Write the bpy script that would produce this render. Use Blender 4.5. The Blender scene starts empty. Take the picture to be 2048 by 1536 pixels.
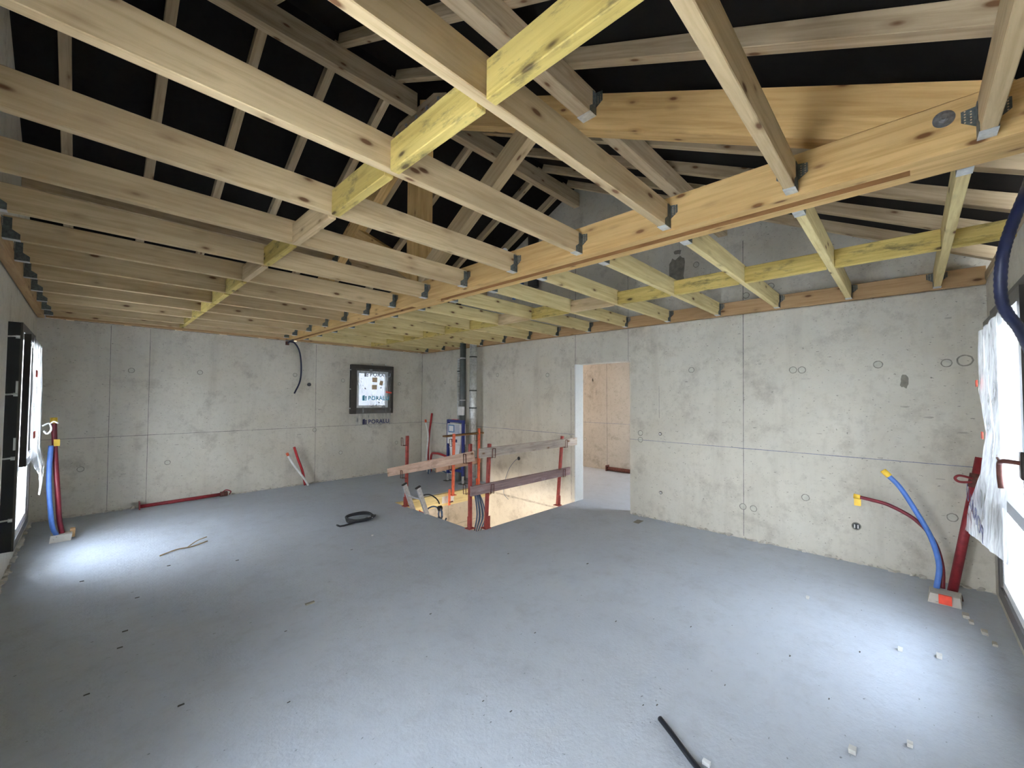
import bpy, bmesh, math, random
from mathutils import Vector, Matrix, noise
R = random.Random(7)
scene = bpy.context.scene
COL = scene.collection
PI = math.pi

# ------------------------------------------------------------------ camera
cam_d = bpy.data.cameras.new('camera'); cam = bpy.data.objects.new('camera', cam_d); COL.objects.link(cam)
cam_d.sensor_width = 36.0; cam_d.lens = 819.82 / 2048 * 36.0; cam_d.clip_start = 0.02; cam_d.clip_end = 500
YAW, PITCH, ROLL, EYE = 0.80083, 0.032255, 0.005217, 1.56
fw = Vector((math.sin(YAW) * math.cos(PITCH), math.cos(YAW) * math.cos(PITCH), math.sin(PITCH)))
rt = Vector((math.cos(YAW), -math.sin(YAW), 0)); up = rt.cross(fw)
r2 = rt * math.cos(ROLL) + up * math.sin(ROLL); u2 = -rt * math.sin(ROLL) + up * math.cos(ROLL)
cam.matrix_world = Matrix(((r2.x, u2.x, -fw.x, 0), (r2.y, u2.y, -fw.y, 0), (r2.z, u2.z, -fw.z, EYE), (0, 0, 0, 1)))
scene.camera = cam

# ------------------------------------------------------------------ exposure, sky, lamps
vs = scene.view_settings
scene.display_settings.display_device = 'sRGB'
vs.view_transform = 'Standard'; vs.look = 'None'; vs.gamma = 1.0; vs.use_curve_mapping = False
vs.exposure = 2.55
scene.cycles.max_bounces = 14; scene.cycles.diffuse_bounces = 8; scene.cycles.transparent_max_bounces = 24
scene.cycles.sample_clamp_indirect = 6.0
try:
    scene.cycles.use_denoising = True
    scene.cycles.denoiser = 'OPENIMAGEDENOISE'
except Exception:
    pass
w = bpy.data.worlds.new('sky'); scene.world = w; w.use_nodes = True
nt = w.node_tree; nt.nodes.clear()
o = nt.nodes.new('ShaderNodeOutputWorld'); b = nt.nodes.new('ShaderNodeBackground')
# hazy daylight: brighter toward the horizon than overhead
tc = nt.nodes.new('ShaderNodeTexCoord'); sx = nt.nodes.new('ShaderNodeSeparateXYZ'); rp = nt.nodes.new('ShaderNodeValToRGB')
nt.links.new(tc.outputs['Generated'], sx.inputs[0]); nt.links.new(sx.outputs['Z'], rp.inputs[0])
e = rp.color_ramp.elements; e[0].position = 0.0; e[0].color = (1.0, 0.985, 0.975, 1); e[1].position = 0.9; e[1].color = (0.27, 0.37, 0.54, 1)
nt.links.new(rp.outputs[0], b.inputs['Color']); b.inputs['Strength'].default_value = 20.0
nt.links.new(b.outputs[0], o.inputs[0])

# room, in metres: camera stands at x=0 y=0; the floor is z=0
XL, XR, YN, YB = -0.47, 5.12, -0.47, 7.72
ZW = 2.515                       # top of the concrete under the joists
YR, ZRAF, SL, RD = 3.60, 4.69, 0.5, 0.10   # ridge line, underside of the rafters at the ridge, slope, rafter depth

def area(name, loc, direction, sx, sy, power, col=(1, 1, 1), portal=False, spread=PI):
    l = bpy.data.lights.new(name, 'AREA'); l.shape = 'RECTANGLE'; l.size = sx; l.size_y = sy
    l.energy = power; l.color = col; l.spread = spread
    if portal: l.cycles.is_portal = True
    ob = bpy.data.objects.new(name, l); COL.objects.link(ob); ob.location = loc
    ob.rotation_euler = Vector(direction).to_track_quat('-Z', 'Y').to_euler()
    return ob
# openings of the windows: (axis span), (z span)
WL = (5.20, 6.32, 0.30, 2.15); WN = (2.72, 4.12, 0.30, 2.14); WB = (3.48, 4.37, 1.225, 2.175)
WL2 = (0.45, 1.40, 0.30, 2.15); WS = (6.00, 7.00, 0.60, 2.0)   # unseen windows, added by guess for their daylight: left wall, landing
area('sky_portal', (XL - 0.25, (WL2[0] + WL2[1]) / 2, (WL2[2] + WL2[3]) / 2), (1, 0, 0), 1.3, 1.95, 1, portal=True)
area('sky_portal', ((WS[0] + WS[1]) / 2, 0.85, (WS[2] + WS[3]) / 2), (0, 1, 0), 1.6, 2.0, 1, portal=True)
area('sky_portal', (XL - 0.25, (WL[0] + WL[1]) / 2, (WL[2] + WL[3]) / 2), (1, 0, 0), 1.2, 1.95, 1, portal=True)
area('sky_portal', ((WN[0] + WN[1]) / 2, YN - 0.25, (WN[2] + WN[3]) / 2), (0, 1, 0), 1.2, 1.95, 1, portal=True)
area('sky_portal', ((WB[0] + WB[1]) / 2, YB + 0.25, (WB[2] + WB[3]) / 2), (0, -1, 0), 1.0, 1.05, 1, portal=True)
area('lower_floor_added_lamp', (0.7, 4.55, -0.62), (1, 0.0, -0.08), 0.7, 0.5, 36, (1.0, 0.86, 0.70))  # added lamp out of sight, standing in for the warm light from below
area('landing_added_lamp', (6.0, 7.0, 2.45), (0.5, -0.5, -0.5), 0.5, 0.5, 9, (1.0, 0.80, 0.64))  # unseen lamp added to give the landing its warm light

# ------------------------------------------------------------------ materials
def N(nt, t, **kw):
    n = nt.nodes.new(t)
    for k, v in kw.items():
        if k in n.inputs: n.inputs[k].default_value = v
        else: setattr(n, k, v)
    return n
def base_mat(name, rough=0.6, metal=0.0, spec=None):
    m = bpy.data.materials.new(name); m.use_nodes = True; nt = m.node_tree
    p = nt.nodes['Principled BSDF']; p.inputs['Roughness'].default_value = rough; p.inputs['Metallic'].default_value = metal
    if spec is not None: p.inputs['Specular IOR Level'].default_value = spec
    return m, nt, p
def ramp(nt, src, stops):
    r = nt.nodes.new('ShaderNodeValToRGB'); e = r.color_ramp.elements
    while len(e) < len(stops): e.new(0.5)
    for k, (pos, c) in zip(e, stops): k.position = pos; k.color = (*c, 1) if len(c) == 3 else c
    nt.links.new(src, r.inputs[0]); return r.outputs[0]
def mixc(nt, fac, a, b, mode='MIX'):
    m = nt.nodes.new('ShaderNodeMix'); m.data_type = 'RGBA'; m.blend_type = mode
    for sock, v in ((m.inputs[0], fac), (m.inputs[6], a), (m.inputs[7], b)):
        if hasattr(v, 'is_output'): nt.links.new(v, sock)
        else: sock.default_value = v if not isinstance(v, tuple) else ((*v, 1) if len(v) == 3 else v)
    return m.outputs[2]
def mathn(nt, op, a, b=0.5):
    m = nt.nodes.new('ShaderNodeMath'); m.operation = op
    for s, v in ((m.inputs[0], a), (m.inputs[1], b)):
        if hasattr(v, 'is_output'): nt.links.new(v, s)
        else: s.default_value = v
    return m.outputs[0]
def coords(nt, scale=(1, 1, 1), rand=False, kind='Object'):
    tc = nt.nodes.new('ShaderNodeTexCoord'); mp = nt.nodes.new('ShaderNodeMapping'); mp.inputs['Scale'].default_value = scale
    if rand:
        oi = nt.nodes.new('ShaderNodeObjectInfo'); vm = nt.nodes.new('ShaderNodeVectorMath'); vm.operation = 'ADD'
        sc = nt.nodes.new('ShaderNodeVectorMath'); sc.operation = 'SCALE'; sc.inputs['Scale'].default_value = 37.0
        cx = nt.nodes.new('ShaderNodeCombineXYZ')
        nt.links.new(oi.outputs['Random'], cx.inputs[0]); nt.links.new(oi.outputs['Random'], cx.inputs[1]); nt.links.new(oi.outputs['Random'], cx.inputs[2])
        nt.links.new(cx.outputs[0], sc.inputs[0])
        nt.links.new(tc.outputs[kind], vm.inputs[0]); nt.links.new(sc.outputs[0], vm.inputs[1]); nt.links.new(vm.outputs[0], mp.inputs['Vector'])
    else: nt.links.new(tc.outputs[kind], mp.inputs['Vector'])
    return mp.outputs[0]
def noi(nt, vec, scale, detail=4, rough=0.55, dist=0.0):
    n = nt.nodes.new('ShaderNodeTexNoise'); n.inputs['Scale'].default_value = scale; n.inputs['Detail'].default_value = detail
    n.inputs['Roughness'].default_value = rough; n.inputs['Distortion'].default_value = dist
    nt.links.new(vec, n.inputs['Vector']); return n.outputs[0]
def bump(nt, p, h, strength, dist=0.01):
    bn = nt.nodes.new('ShaderNodeBump'); bn.inputs['Strength'].default_value = strength; bn.inputs['Distance'].default_value = dist
    nt.links.new(h, bn.inputs['Height']); nt.links.new(bn.outputs[0], p.inputs['Normal'])

def wood(name, light, dark, knot=(0.16, 0.08, 0.035), mould=None, knots=0.15, rough=0.75):
    m, nt, p = base_mat(name, rough, spec=0.25)
    v = coords(nt, (0.9, 16, 16), True)
    g = noi(nt, v, 2.2, 6, 0.6, 0.5)
    c = ramp(nt, g, [(0.34, tuple(x * 0.92 for x in dark)), (0.58, light)])
    v3 = coords(nt, (0.5, 3, 3), True); g3 = noi(nt, v3, 1.6, 3)
    c = mixc(nt, ramp(nt, g3, [(0.38, (0, 0, 0)), (0.68, (0.5, 0.5, 0.5))]), c, tuple(x * 0.68 for x in dark))
    v2 = coords(nt, (4.2, 11, 11), True)
    vo = nt.nodes.new('ShaderNodeTexVoronoi'); vo.inputs['Scale'].default_value = 1.0; nt.links.new(v2, vo.inputs['Vector'])
    k = ramp(nt, vo.outputs['Distance'], [(knots * 0.55, (1, 1, 1)), (knots, (0.25, 0.25, 0.25)), (knots * 1.9, (0, 0, 0))])
    c = mixc(nt, k, c, knot)
    if mould:
        vm = coords(nt, (3, 9, 9), True); gm = noi(nt, vm, 2.0, 8, 0.7)
        c = mixc(nt, ramp(nt, gm, [(0.53, (0, 0, 0)), (0.68, (0.75, 0.75, 0.75))]), c, mould)
    nt.links.new(c, p.inputs['Base Color']); bump(nt, p, g, 0.25, 0.004)
    return m
M = {}
M['spruce'] = wood('spruce', (0.68, 0.52, 0.305), (0.56, 0.405, 0.22))
M['spruce_lit'] = wood('spruce_lit', (0.78, 0.65, 0.33), (0.66, 0.51, 0.235))  # window light on the right-bay joists put into a brighter, yellower tone
M['spruce_pale'] = wood('spruce_pale', (0.58, 0.45, 0.29), (0.45, 0.335, 0.20))
M['glulam'] = wood('glulam', (0.77, 0.52, 0.225), (0.65, 0.395, 0.145), (0.20, 0.09, 0.03), knots=0.15)
M['groove'] = wood('groove_shade', (0.42, 0.22, 0.085), (0.32, 0.15, 0.05))  # shade inside the beam groove put into a darker wood colour
M['treated'] = wood('treated', (0.70, 0.54, 0.18), (0.54, 0.40, 0.11), (0.12, 0.08, 0.03), mould=(0.10, 0.09, 0.05))
M['ledger'] = wood('ledger', (0.56, 0.37, 0.19), (0.46, 0.28, 0.13))
M['board_grey'] = wood('board_grey', (0.48, 0.41, 0.35), (0.33, 0.27, 0.23), mould=(0.25, 0.22, 0.20))
M['board_purple'] = wood('board_purple', (0.30, 0.21, 0.20), (0.21, 0.14, 0.14), mould=(0.36, 0.30, 0.30))
M['board_pink'] = wood('board_pink', (0.62, 0.44, 0.34), (0.46, 0.30, 0.22), mould=(0.30, 0.20, 0.15))
M['board_brown'] = wood('board_brown', (0.30, 0.18, 0.08), (0.20, 0.11, 0.05))
M['trimmer'] = wood('trimmer', (0.80, 0.68, 0.36), (0.68, 0.54, 0.26), (0.5, 0.36, 0.16))

def concrete(name, a, b_, stain, speck=0.36, floor=False, rough=0.85):
    m, nt, p = base_mat(name, rough, spec=0.3)
    v = coords(nt, (1, 1, 1))
    n1 = noi(nt, v, 1.1, 7, 0.6, 0.3)
    c = ramp(nt, n1, [(0.32, a), (0.68, b_)])
    n2 = noi(nt, v, 14, 5, 0.65)
    c = mixc(nt, ramp(nt, n2, [(0.30, (0.30,) * 3), (0.48, (0, 0, 0))]), c, stain)
    if not floor:
        vsx = coords(nt, (3.5, 3.5, 0.30)); ns = noi(nt, vsx, 1.6, 5, 0.6)
        c = mixc(nt, ramp(nt, ns, [(0.55, (0, 0, 0)), (0.75, (0.30,) * 3)]), c, stain)
        n3 = noi(nt, v, 2.6, 9, 0.72)
        c = mixc(nt, ramp(nt, n3, [(0.54, (0, 0, 0)), (0.70, (0.72,) * 3)]), c, stain)
        nb = noi(nt, coords(nt, (1, 1, 2.2)), 38, 3, 0.5)
        pit = ramp(nt, nb, [(speck - 0.09, (1, 1, 1)), (speck - 0.04, (0, 0, 0))])
        c = mixc(nt, mathn(nt, 'MULTIPLY', pit, 0.8), c, tuple(x * 0.45 for x in stain))
    else:
        n3 = noi(nt, v, 0.55, 6, 0.6)
        c = mixc(nt, ramp(nt, n3, [(0.45, (0, 0, 0)), (0.75, (0.45,) * 3)]), c, stain)
        nb = noi(nt, coords(nt, (1, 1.6, 1)), 30, 2, 0.5)
        c = mixc(nt, ramp(nt, nb, [(0.24, (0.75,) * 3), (0.285, (0, 0, 0))]), c, tuple(x * 0.42 for x in stain))
        nm = noi(nt, v, 3.2, 8, 0.7); c = mixc(nt, ramp(nt, nm, [(0.52, (0, 0, 0)), (0.70, (0.5,) * 3)]), c, stain)
    nt.links.new(c, p.inputs['Base Color'])
    hb = noi(nt, v, 55 if floor else 26, 4, 0.6)
    h = mathn(nt, 'ADD', hb, mathn(nt, 'MULTIPLY', n2, 1.5))
    bump(nt, p, h, 0.45 if floor else 0.35, 0.006)
    return m
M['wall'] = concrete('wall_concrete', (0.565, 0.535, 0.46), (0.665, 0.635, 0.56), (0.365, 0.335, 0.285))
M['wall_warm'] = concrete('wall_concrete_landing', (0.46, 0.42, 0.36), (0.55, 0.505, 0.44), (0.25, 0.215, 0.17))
M['floor'] = concrete('floor_concrete', (0.475, 0.515, 0.575), (0.54, 0.585, 0.65), (0.39, 0.415, 0.455), floor=True, rough=0.80)
M['mortar'] = concrete('mortar', (0.50, 0.47, 0.42), (0.66, 0.63, 0.57), (0.34, 0.30, 0.25))
M['concrete_light'] = concrete('concrete_jamb', (0.46, 0.47, 0.46), (0.54, 0.55, 0.54), (0.4, 0.4, 0.39))

def flat(name, col, rough=0.5, metal=0.0, var=0.12, scale=18, spec=None, bumpy=0.0):
    m, nt, p = base_mat(name, rough, metal, spec)
    v = coords(nt, (1, 1, 1), True); n = noi(nt, v, scale, 4)
    c = ramp(nt, n, [(0.3, tuple(x * (1 - var) for x in col)), (0.7, tuple(min(1, x * (1 + var)) for x in col))])
    nt.links.new(c, p.inputs['Base Color'])
    if bumpy: bump(nt, p, n, bumpy, 0.004)
    return m
M['membrane'] = flat('roof_membrane', (0.012, 0.010, 0.0095), 0.8, spec=0.1)
M['joint'] = flat('dark_joint', (0.20, 0.19, 0.18), 0.9, var=0.4, scale=30)
M['ringmark'] = flat('tie_hole_ring', (0.27, 0.255, 0.22), 0.9, var=0.3, scale=40)
M['plug'] = flat('tie_hole_filling', (0.54, 0.53, 0.46), 0.9)
M['chalk'] = flat('blue_chalk', (0.22, 0.23, 0.30), 0.9, var=0.3, scale=60)
M['stain'] = flat('damp_stain', (0.24, 0.225, 0.185), 0.9, var=0.25)
M['stain_soft'] = flat('soft_stain', (0.43, 0.40, 0.35), 0.9, var=0.25)
M['galv'] = flat('galvanised_steel', (0.66, 0.68, 0.68), 0.42, 0.55, 0.2, 30)
M['galv_dull'] = flat('dull_galvanised_steel', (0.13, 0.145, 0.14), 0.55, 0.4, 0.35, 60)
M['alu'] = flat('aluminium', (0.62, 0.64, 0.68), 0.4, 0.8, 0.2, 40)
M['red'] = flat('red_primer_steel', (0.29, 0.040, 0.030), 0.55, 0.0, 0.3, 25)
M['orange'] = flat('orange_red_steel', (0.68, 0.13, 0.06), 0.5, 0.0, 0.2, 25)
M['red_prop'] = flat('dark_red_prop_paint', (0.26, 0.022, 0.030), 0.5, 0.0, 0.25, 25)
M['rusty'] = flat('rusty_dark_steel', (0.13, 0.045, 0.035), 0.7, 0.2, 0.4, 40)
M['pipe_red'] = flat('red_plastic_conduit', (0.42, 0.020, 0.025), 0.4)
M['pipe_darkred'] = flat('dark_red_plastic_conduit', (0.17, 0.012, 0.024), 0.4)
M['pipe_blue'] = flat('blue_plastic_conduit', (0.08, 0.19, 0.55), 0.4)
M['pipe_white'] = flat('white_plastic_pipe', (0.80, 0.80, 0.78), 0.35)
M['pipe_grey'] = flat('grey_pvc_pipe', (0.11, 0.125, 0.125), 0.4)
M['cable_black'] = flat('black_cable_sheath', (0.018, 0.020, 0.026), 0.45)
M['cable_navy'] = flat('navy_corrugated_conduit', (0.012, 0.017, 0.055), 0.45)
M['cable_slate'] = flat('slate_blue_conduit', (0.10, 0.15, 0.24), 0.45)
M['yellow_tape'] = flat('yellow_tape', (0.78, 0.50, 0.05), 0.45)
M['red_tape'] = flat('red_tape', (0.85, 0.09, 0.05), 0.4)
M['orange_cap'] = flat('orange_cap', (0.75, 0.13, 0.05), 0.4)
M['frame_brown'] = flat('brown_grey_window_frame', (0.060, 0.052, 0.045), 0.45)
M['frame_dark'] = flat('dark_window_sash', (0.022, 0.018, 0.016), 0.35)
M['seal_black'] = flat('black_window_seal', (0.010, 0.010, 0.011), 0.5)
M['frame_white'] = flat('white_glazing_frame', (0.80, 0.81, 0.82), 0.35, var=0.03)
M['wc_blue'] = flat('blue_wc_frame_steel', (0.02, 0.035, 0.21), 0.4)
M['white_plastic'] = flat('white_plastic', (0.78, 0.79, 0.80), 0.4, var=0.05)
M['sticker_grey'] = flat('grey_sticker', (0.42, 0.45, 0.52), 0.5)
M['ink_blue'] = flat('blue_print', (0.05, 0.20, 0.45), 0.5)
M['ink_navy'] = flat('navy_print', (0.03, 0.035, 0.13), 0.5)
M['ink_teal'] = flat('light_blue_print', (0.05, 0.36, 0.55), 0.5)
M['kraft'] = flat('kraft_paper', (0.62, 0.47, 0.30), 0.8)
M['straw'] = flat('dry_straw', (0.42, 0.30, 0.16), 0.8)
M['chip_dark'] = flat('dark_chip', (0.13, 0.125, 0.12), 0.9, var=0.4)
M['chip_light'] = flat('pale_stone', (0.66, 0.65, 0.62), 0.9)
M['grass'] = flat('outside_gravel', (0.46, 0.44, 0.38), 0.9, var=0.3, scale=1.5)
M['steel_bolt'] = flat('bolt_steel', (0.34, 0.35, 0.36), 0.35, 0.8, 0.3, 50)
M['duct_dark'] = flat('dark_duct', (0.030, 0.031, 0.033), 0.6)
M['expfoam'] = flat('yellow_foam', (0.72, 0.60, 0.16), 0.7)

def see_mat(name, transp, col, rough, translucent=0.0, glossy=0.15, wr=0.0, const=None, tint=0.9):
    """clear film or pane: part transparent, part translucent, with a gloss"""
    m = bpy.data.materials.new(name); m.use_nodes = True; nt = m.node_tree; nt.nodes.clear()
    out = nt.nodes.new('ShaderNodeOutputMaterial')
    tr = N(nt, 'ShaderNodeBsdfTransparent'); tr.inputs[0].default_value = (*col, 1)
    gl = N(nt, 'ShaderNodeBsdfGlossy'); gl.inputs['Roughness'].default_value = rough
    tl = N(nt, 'ShaderNodeBsdfTranslucent'); tl.inputs[0].default_value = (tint, tint * 1.03, tint * 1.05, 1)
    df = N(nt, 'ShaderNodeBsdfDiffuse'); df.inputs[0].default_value = (0.86, 0.88, 0.90, 1)
    m1 = nt.nodes.new('ShaderNodeMixShader'); m1.inputs[0].default_value = 0.5
    nt.links.new(tl.outputs[0], m1.inputs[1]); nt.links.new(df.outputs[0], m1.inputs[2])
    m2 = nt.nodes.new('ShaderNodeMixShader'); nt.links.new(tr.outputs[0], m2.inputs[1]); nt.links.new(m1.outputs[0], m2.inputs[2])
    if wr:
        n = noi(nt, coords(nt, (6, 6, 1.6)), 2.5, 6, 0.65)
        f = ramp(nt, n, [(0.38, (translucent * 0.6,) * 3), (0.66, (min(1, translucent + wr),) * 3)])
        nt.links.new(f, m2.inputs[0])
    else: m2.inputs[0].default_value = translucent
    lw = nt.nodes.new('ShaderNodeLayerWeight'); lw.inputs[0].default_value = glossy
    m3 = nt.nodes.new('ShaderNodeMixShader')
    if const is None: nt.links.new(lw.outputs['Fresnel'], m3.inputs[0])
    else: m3.inputs[0].default_value = const
    nt.links.new(m2.outputs[0], m3.inputs[1]); nt.links.new(gl.outputs[0], m3.inputs[2])
    nt.links.new(m3.outputs[0], out.inputs[0])
    return m
M['pane'] = see_mat('window_glass', 1, (0.95, 0.97, 0.98), 0.02, 0.0, 0.12)
M['film_pane'] = see_mat('film_covered_glass', 1, (0.97, 0.98, 0.98), 0.1, 0.60, 0.1)
M['dimmed_pane'] = see_mat('dimmed_glass', 1, (0.42, 0.43, 0.44), 0.1, 0.06, 0.1)  # glass tint darkened to hold back the glare behind the lettering
M['frosted_pane'] = see_mat('film_wrapped_glass', 1, (0.84, 0.86, 0.88), 0.2, 0.66, 0.1, 0.0, None, 0.55)
M['film'] = see_mat('clear_plastic_film', 1, (0.96, 0.97, 0.98), 0.16, 0.05, 0.25, 0.32, 0.10)
M['film_milky'] = see_mat('milky_plastic_film', 1, (0.95, 0.97, 0.98), 0.22, 0.62, 0.2, 0.36, 0.07, 0.17)

# ------------------------------------------------------------------ mesh helpers
def mats_of(m): return [M[x] for x in ((m,) if isinstance(m, str) else m)]
def obj(name, bm, m, parent=None, loc=None, mat=None, smooth=False):
    me = bpy.data.meshes.new(name)
    bmesh.ops.recalc_face_normals(bm, faces=bm.faces[:])
    bm.to_mesh(me); bm.free()
    for x in mats_of(m): me.materials.append(x)
    if smooth:
        for p in me.polygons: p.use_smooth = True
    ob = bpy.data.objects.new(name, me); COL.objects.link(ob)
    if mat is not None: ob.matrix_world = mat
    if loc is not None: ob.location = loc
    if parent is not None:
        ob.parent = parent
    return ob
def tag(o, label, cat, group=None):
    o['label'] = label; o['category'] = cat; o['kind'] = 'thing'
    if group: o['group'] = group
    return o
def empty(name, loc=(0, 0, 0), rz=0.0):
    o = bpy.data.objects.new(name, None); COL.objects.link(o); o.location = loc; o.rotation_euler = (0, 0, rz); o.empty_display_size = 0.1
    return o
def structure(o, label=None):
    o['kind'] = 'structure'
    if label: o['label'] = label
    return o
def box(bm, lo, hi, mi=0, mat=None, bevel=0.0):
    vs = [bm.verts.new((x, y, z)) for x in (lo[0], hi[0]) for y in (lo[1], hi[1]) for z in (lo[2], hi[2])]
    if mat is not None:
        for v in vs: v.co = mat @ v.co
    fs = [bm.faces.new([vs[i] for i in q]) for q in ((0, 1, 3, 2), (4, 6, 7, 5), (0, 4, 5, 1), (2, 3, 7, 6), (0, 2, 6, 4), (1, 5, 7, 3))]
    for f in fs: f.material_index = mi
    if bevel:
        es = list({e for f in fs for e in f.edges})
        r = bmesh.ops.bevel(bm, geom=es, offset=bevel, segments=1, affect='EDGES')
        for f in r['faces']: f.material_index = mi
    return fs
def B(lo, hi, bevel=0.0):
    bm = bmesh.new(); box(bm, lo, hi, 0, None, bevel); return bm
def prism(bm, pts, a, b, axis='x', mi=0):
    """polygon pts (2D) extruded along an axis from a to b"""
    def P(p, t):
        return (t, p[0], p[1]) if axis == 'x' else ((p[0], t, p[1]) if axis == 'y' else (p[0], p[1], t))
    va = [bm.verts.new(P(p, a)) for p in pts]; vb = [bm.verts.new(P(p, b)) for p in pts]; n = len(pts)
    fs = [bm.faces.new(va), bm.faces.new(vb[::-1])] + [bm.faces.new((va[i], va[(i + 1) % n], vb[(i + 1) % n], vb[i])) for i in range(n)]
    for f in fs: f.material_index = mi
def smooth_path(pts, n=8):
    """Catmull-Rom through the points"""
    P = [Vector(p) for p in pts]
    if len(P) < 3: return P
    P = [P[0] * 2 - P[1]] + P + [P[-1] * 2 - P[-2]]; out = []
    for i in range(1, len(P) - 2):
        a, b_, c, d = P[i - 1:i + 3]
        for k in range(n):
            t = k / n
            out.append(0.5 * ((2 * b_) + (c - a) * t + (2 * a - 5 * b_ + 4 * c - d) * t * t + (3 * b_ - a - 3 * c + d) * t ** 3))
    out.append(P[-2]); return out
def tube(bm, pts, r, seg=10, mi=0, ribs=0.0, cap=True):
    P = [Vector(p) for p in pts]; rings = []; up_ = None
    for i, p in enumerate(P):
        t = (P[min(i + 1, len(P) - 1)] - P[max(i - 1, 0)]).normalized()
        if up_ is None:
            up_ = Vector((0, 0, 1)) if abs(t.z) < 0.9 else Vector((1, 0, 0))
        a = (up_ - t * up_.dot(t)).normalized(); c = t.cross(a); up_ = a
        rr = (r[i] if isinstance(r, (list, tuple)) else r) * (1 + (ribs if i % 2 else 0))
        rings.append([bm.verts.new(p + (a * math.cos(2 * PI * k / seg) + c * math.sin(2 * PI * k / seg)) * rr) for k in range(seg)])
    for A, B_ in zip(rings, rings[1:]):
        for k in range(seg):
            f = bm.faces.new((A[k], A[(k + 1) % seg], B_[(k + 1) % seg], B_[k])); f.material_index = mi; f.smooth = True
    if cap:
        for A in (rings[0], rings[-1][::-1]):
            f = bm.faces.new(A); f.material_index = mi
def T(pts, r, seg=10, ribs=0.0, sm=0):
    bm = bmesh.new(); tube(bm, smooth_path(pts, sm) if sm else pts, r, seg, 0, ribs); return bm
def disc(bm, c, n, r, t=0.004, seg=16, mi=0):
    c = Vector(c); n = Vector(n).normalized(); tube(bm, [c, c + n * t], r, seg, mi)
def ring(bm, c, ax1, ax2, r0, r1, seg=20, mi=0, wob=0.0):
    c = Vector(c); ax1 = Vector(ax1); ax2 = Vector(ax2); I = []; O = []
    for k in range(seg):
        a = 2 * PI * k / seg; d = ax1 * math.cos(a) + ax2 * math.sin(a); q = 1 + wob * R.uniform(-1, 1)
        I.append(bm.verts.new(c + d * r0 * q)); O.append(bm.verts.new(c + d * r1 * q))
    for k in range(seg):
        f = bm.faces.new((I[k], O[k], O[(k + 1) % seg], I[(k + 1) % seg])); f.material_index = mi
def quad(bm, pts, mi=0):
    f = bm.faces.new([bm.verts.new(p) for p in pts]); f.material_index = mi; return f

def wall_panel(bm, axis, pos, thick, a0, a1, z0, z1, holes=()):
    """boxes round rectangular holes; axis is the wall's normal"""
    As = sorted({a0, a1, *[h[0] for h in holes], *[h[1] for h in holes]}); Zs = sorted({z0, z1, *[h[2] for h in holes], *[h[3] for h in holes]})
    p0, p1 = sorted((pos, pos + thick))
    for i in range(len(As) - 1):
        for j in range(len(Zs) - 1):
            ca, cz = (As[i] + As[i + 1]) / 2, (Zs[j] + Zs[j + 1]) / 2
            if any(h[0] < ca < h[1] and h[2] < cz < h[3] for h in holes): continue
            if axis == 'x': box(bm, (p0, As[i], Zs[j]), (p1, As[i + 1], Zs[j + 1]))
            else: box(bm, (As[i], p0, Zs[j]), (As[i + 1], p1, Zs[j + 1]))

# ------------------------------------------------------------------ concrete shell
def mark_fn(bm, axis, pos, into):
    """flat marks lying on a wall face; into = +1/-1 towards the room"""
    e = 0.0012 * into
    def P(a, z): return (pos + e, a, z) if axis == 'x' else (a, pos + e, z)
    A1 = (0, 1, 0) if axis == 'x' else (1, 0, 0)
    def line(a0, z0, a1, z1, wd, mi):
        d = Vector((a1 - a0, z1 - z0)); n = Vector((-d.y, d.x)).normalized() * wd / 2; L = max(2, int(d.length / 0.12)); pr = None
        for k in range(L + 1):
            q = Vector((a0, z0)) + d * (k / L); s = R.uniform(0.7, 1.3)
            cur = (bm.verts.new(P(*(q + n * s))), bm.verts.new(P(*(q - n * s))))
            if pr: f = bm.faces.new((pr[0], cur[0], cur[1], pr[1])); f.material_index = mi
            pr = cur
    def tie(a, z, r=0.036, filled=True):
        ring(bm, P(a, z), A1, (0, 0, 1), r * 0.78, r, 20, 2, 0.04)
        if filled:
            v = [bm.verts.new(Vector(P(a, z)) + (Vector(A1) * math.cos(2 * PI * k / 16) + Vector((0, 0, 1)) * math.sin(2 * PI * k / 16)) * r * 0.79) for k in range(16)]
            f = bm.faces.new(v); f.material_index = 3
    def blot(a, z, ra, rz, mi):
        v = []
        for k in range(18):
            t = 2 * PI * k / 18; q = R.uniform(0.75, 1.1)
            v.append(bm.verts.new(P(a + ra * q * math.copysign(abs(math.cos(t)) ** 0.6, math.cos(t)), z + rz * q * math.copysign(abs(math.sin(t)) ** 0.6, math.sin(t)))))
        f = bm.faces.new(v); f.material_index = mi
    return line, tie, blot
WALL_M = ('wall', 'joint', 'ringmark', 'plug', 'chalk', 'stain', 'mortar', 'stain_soft')
def lumps(bm, axis, pos, into, a0, a1, z, mi=6, step=0.045, s=0.034):
    a = a0
    while a < a1:
        if R.random() < 0.75:
            q = s * R.uniform(0.4, 1.2); c = Vector((pos + into * 0.008, a, z)) if axis == 'x' else Vector((a, pos + into * 0.008, z))
            vs = [bm.verts.new(c + Vector((R.uniform(-1, 1), R.uniform(-1, 1), R.uniform(-0.6, 0.8))) * q) for _ in range(9)]
            r = bmesh.ops.convex_hull(bm, input=vs)
            for f in {g for v in vs if v.is_valid for g in v.link_faces}: f.material_index = mi
        a += step * R.uniform(0.5, 1.4)
TH = 0.20
def gable(bm, x0, x1):
    zt = ZRAF + RD
    prism(bm, [(YN - TH, ZW - 0.01), (YB + TH, ZW - 0.01), (YB + TH, zt - SL * (YB + TH - YR)), (YR, zt), (YN - TH, zt - SL * (YR - YN + TH))], x0, x1, 'x')

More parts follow.
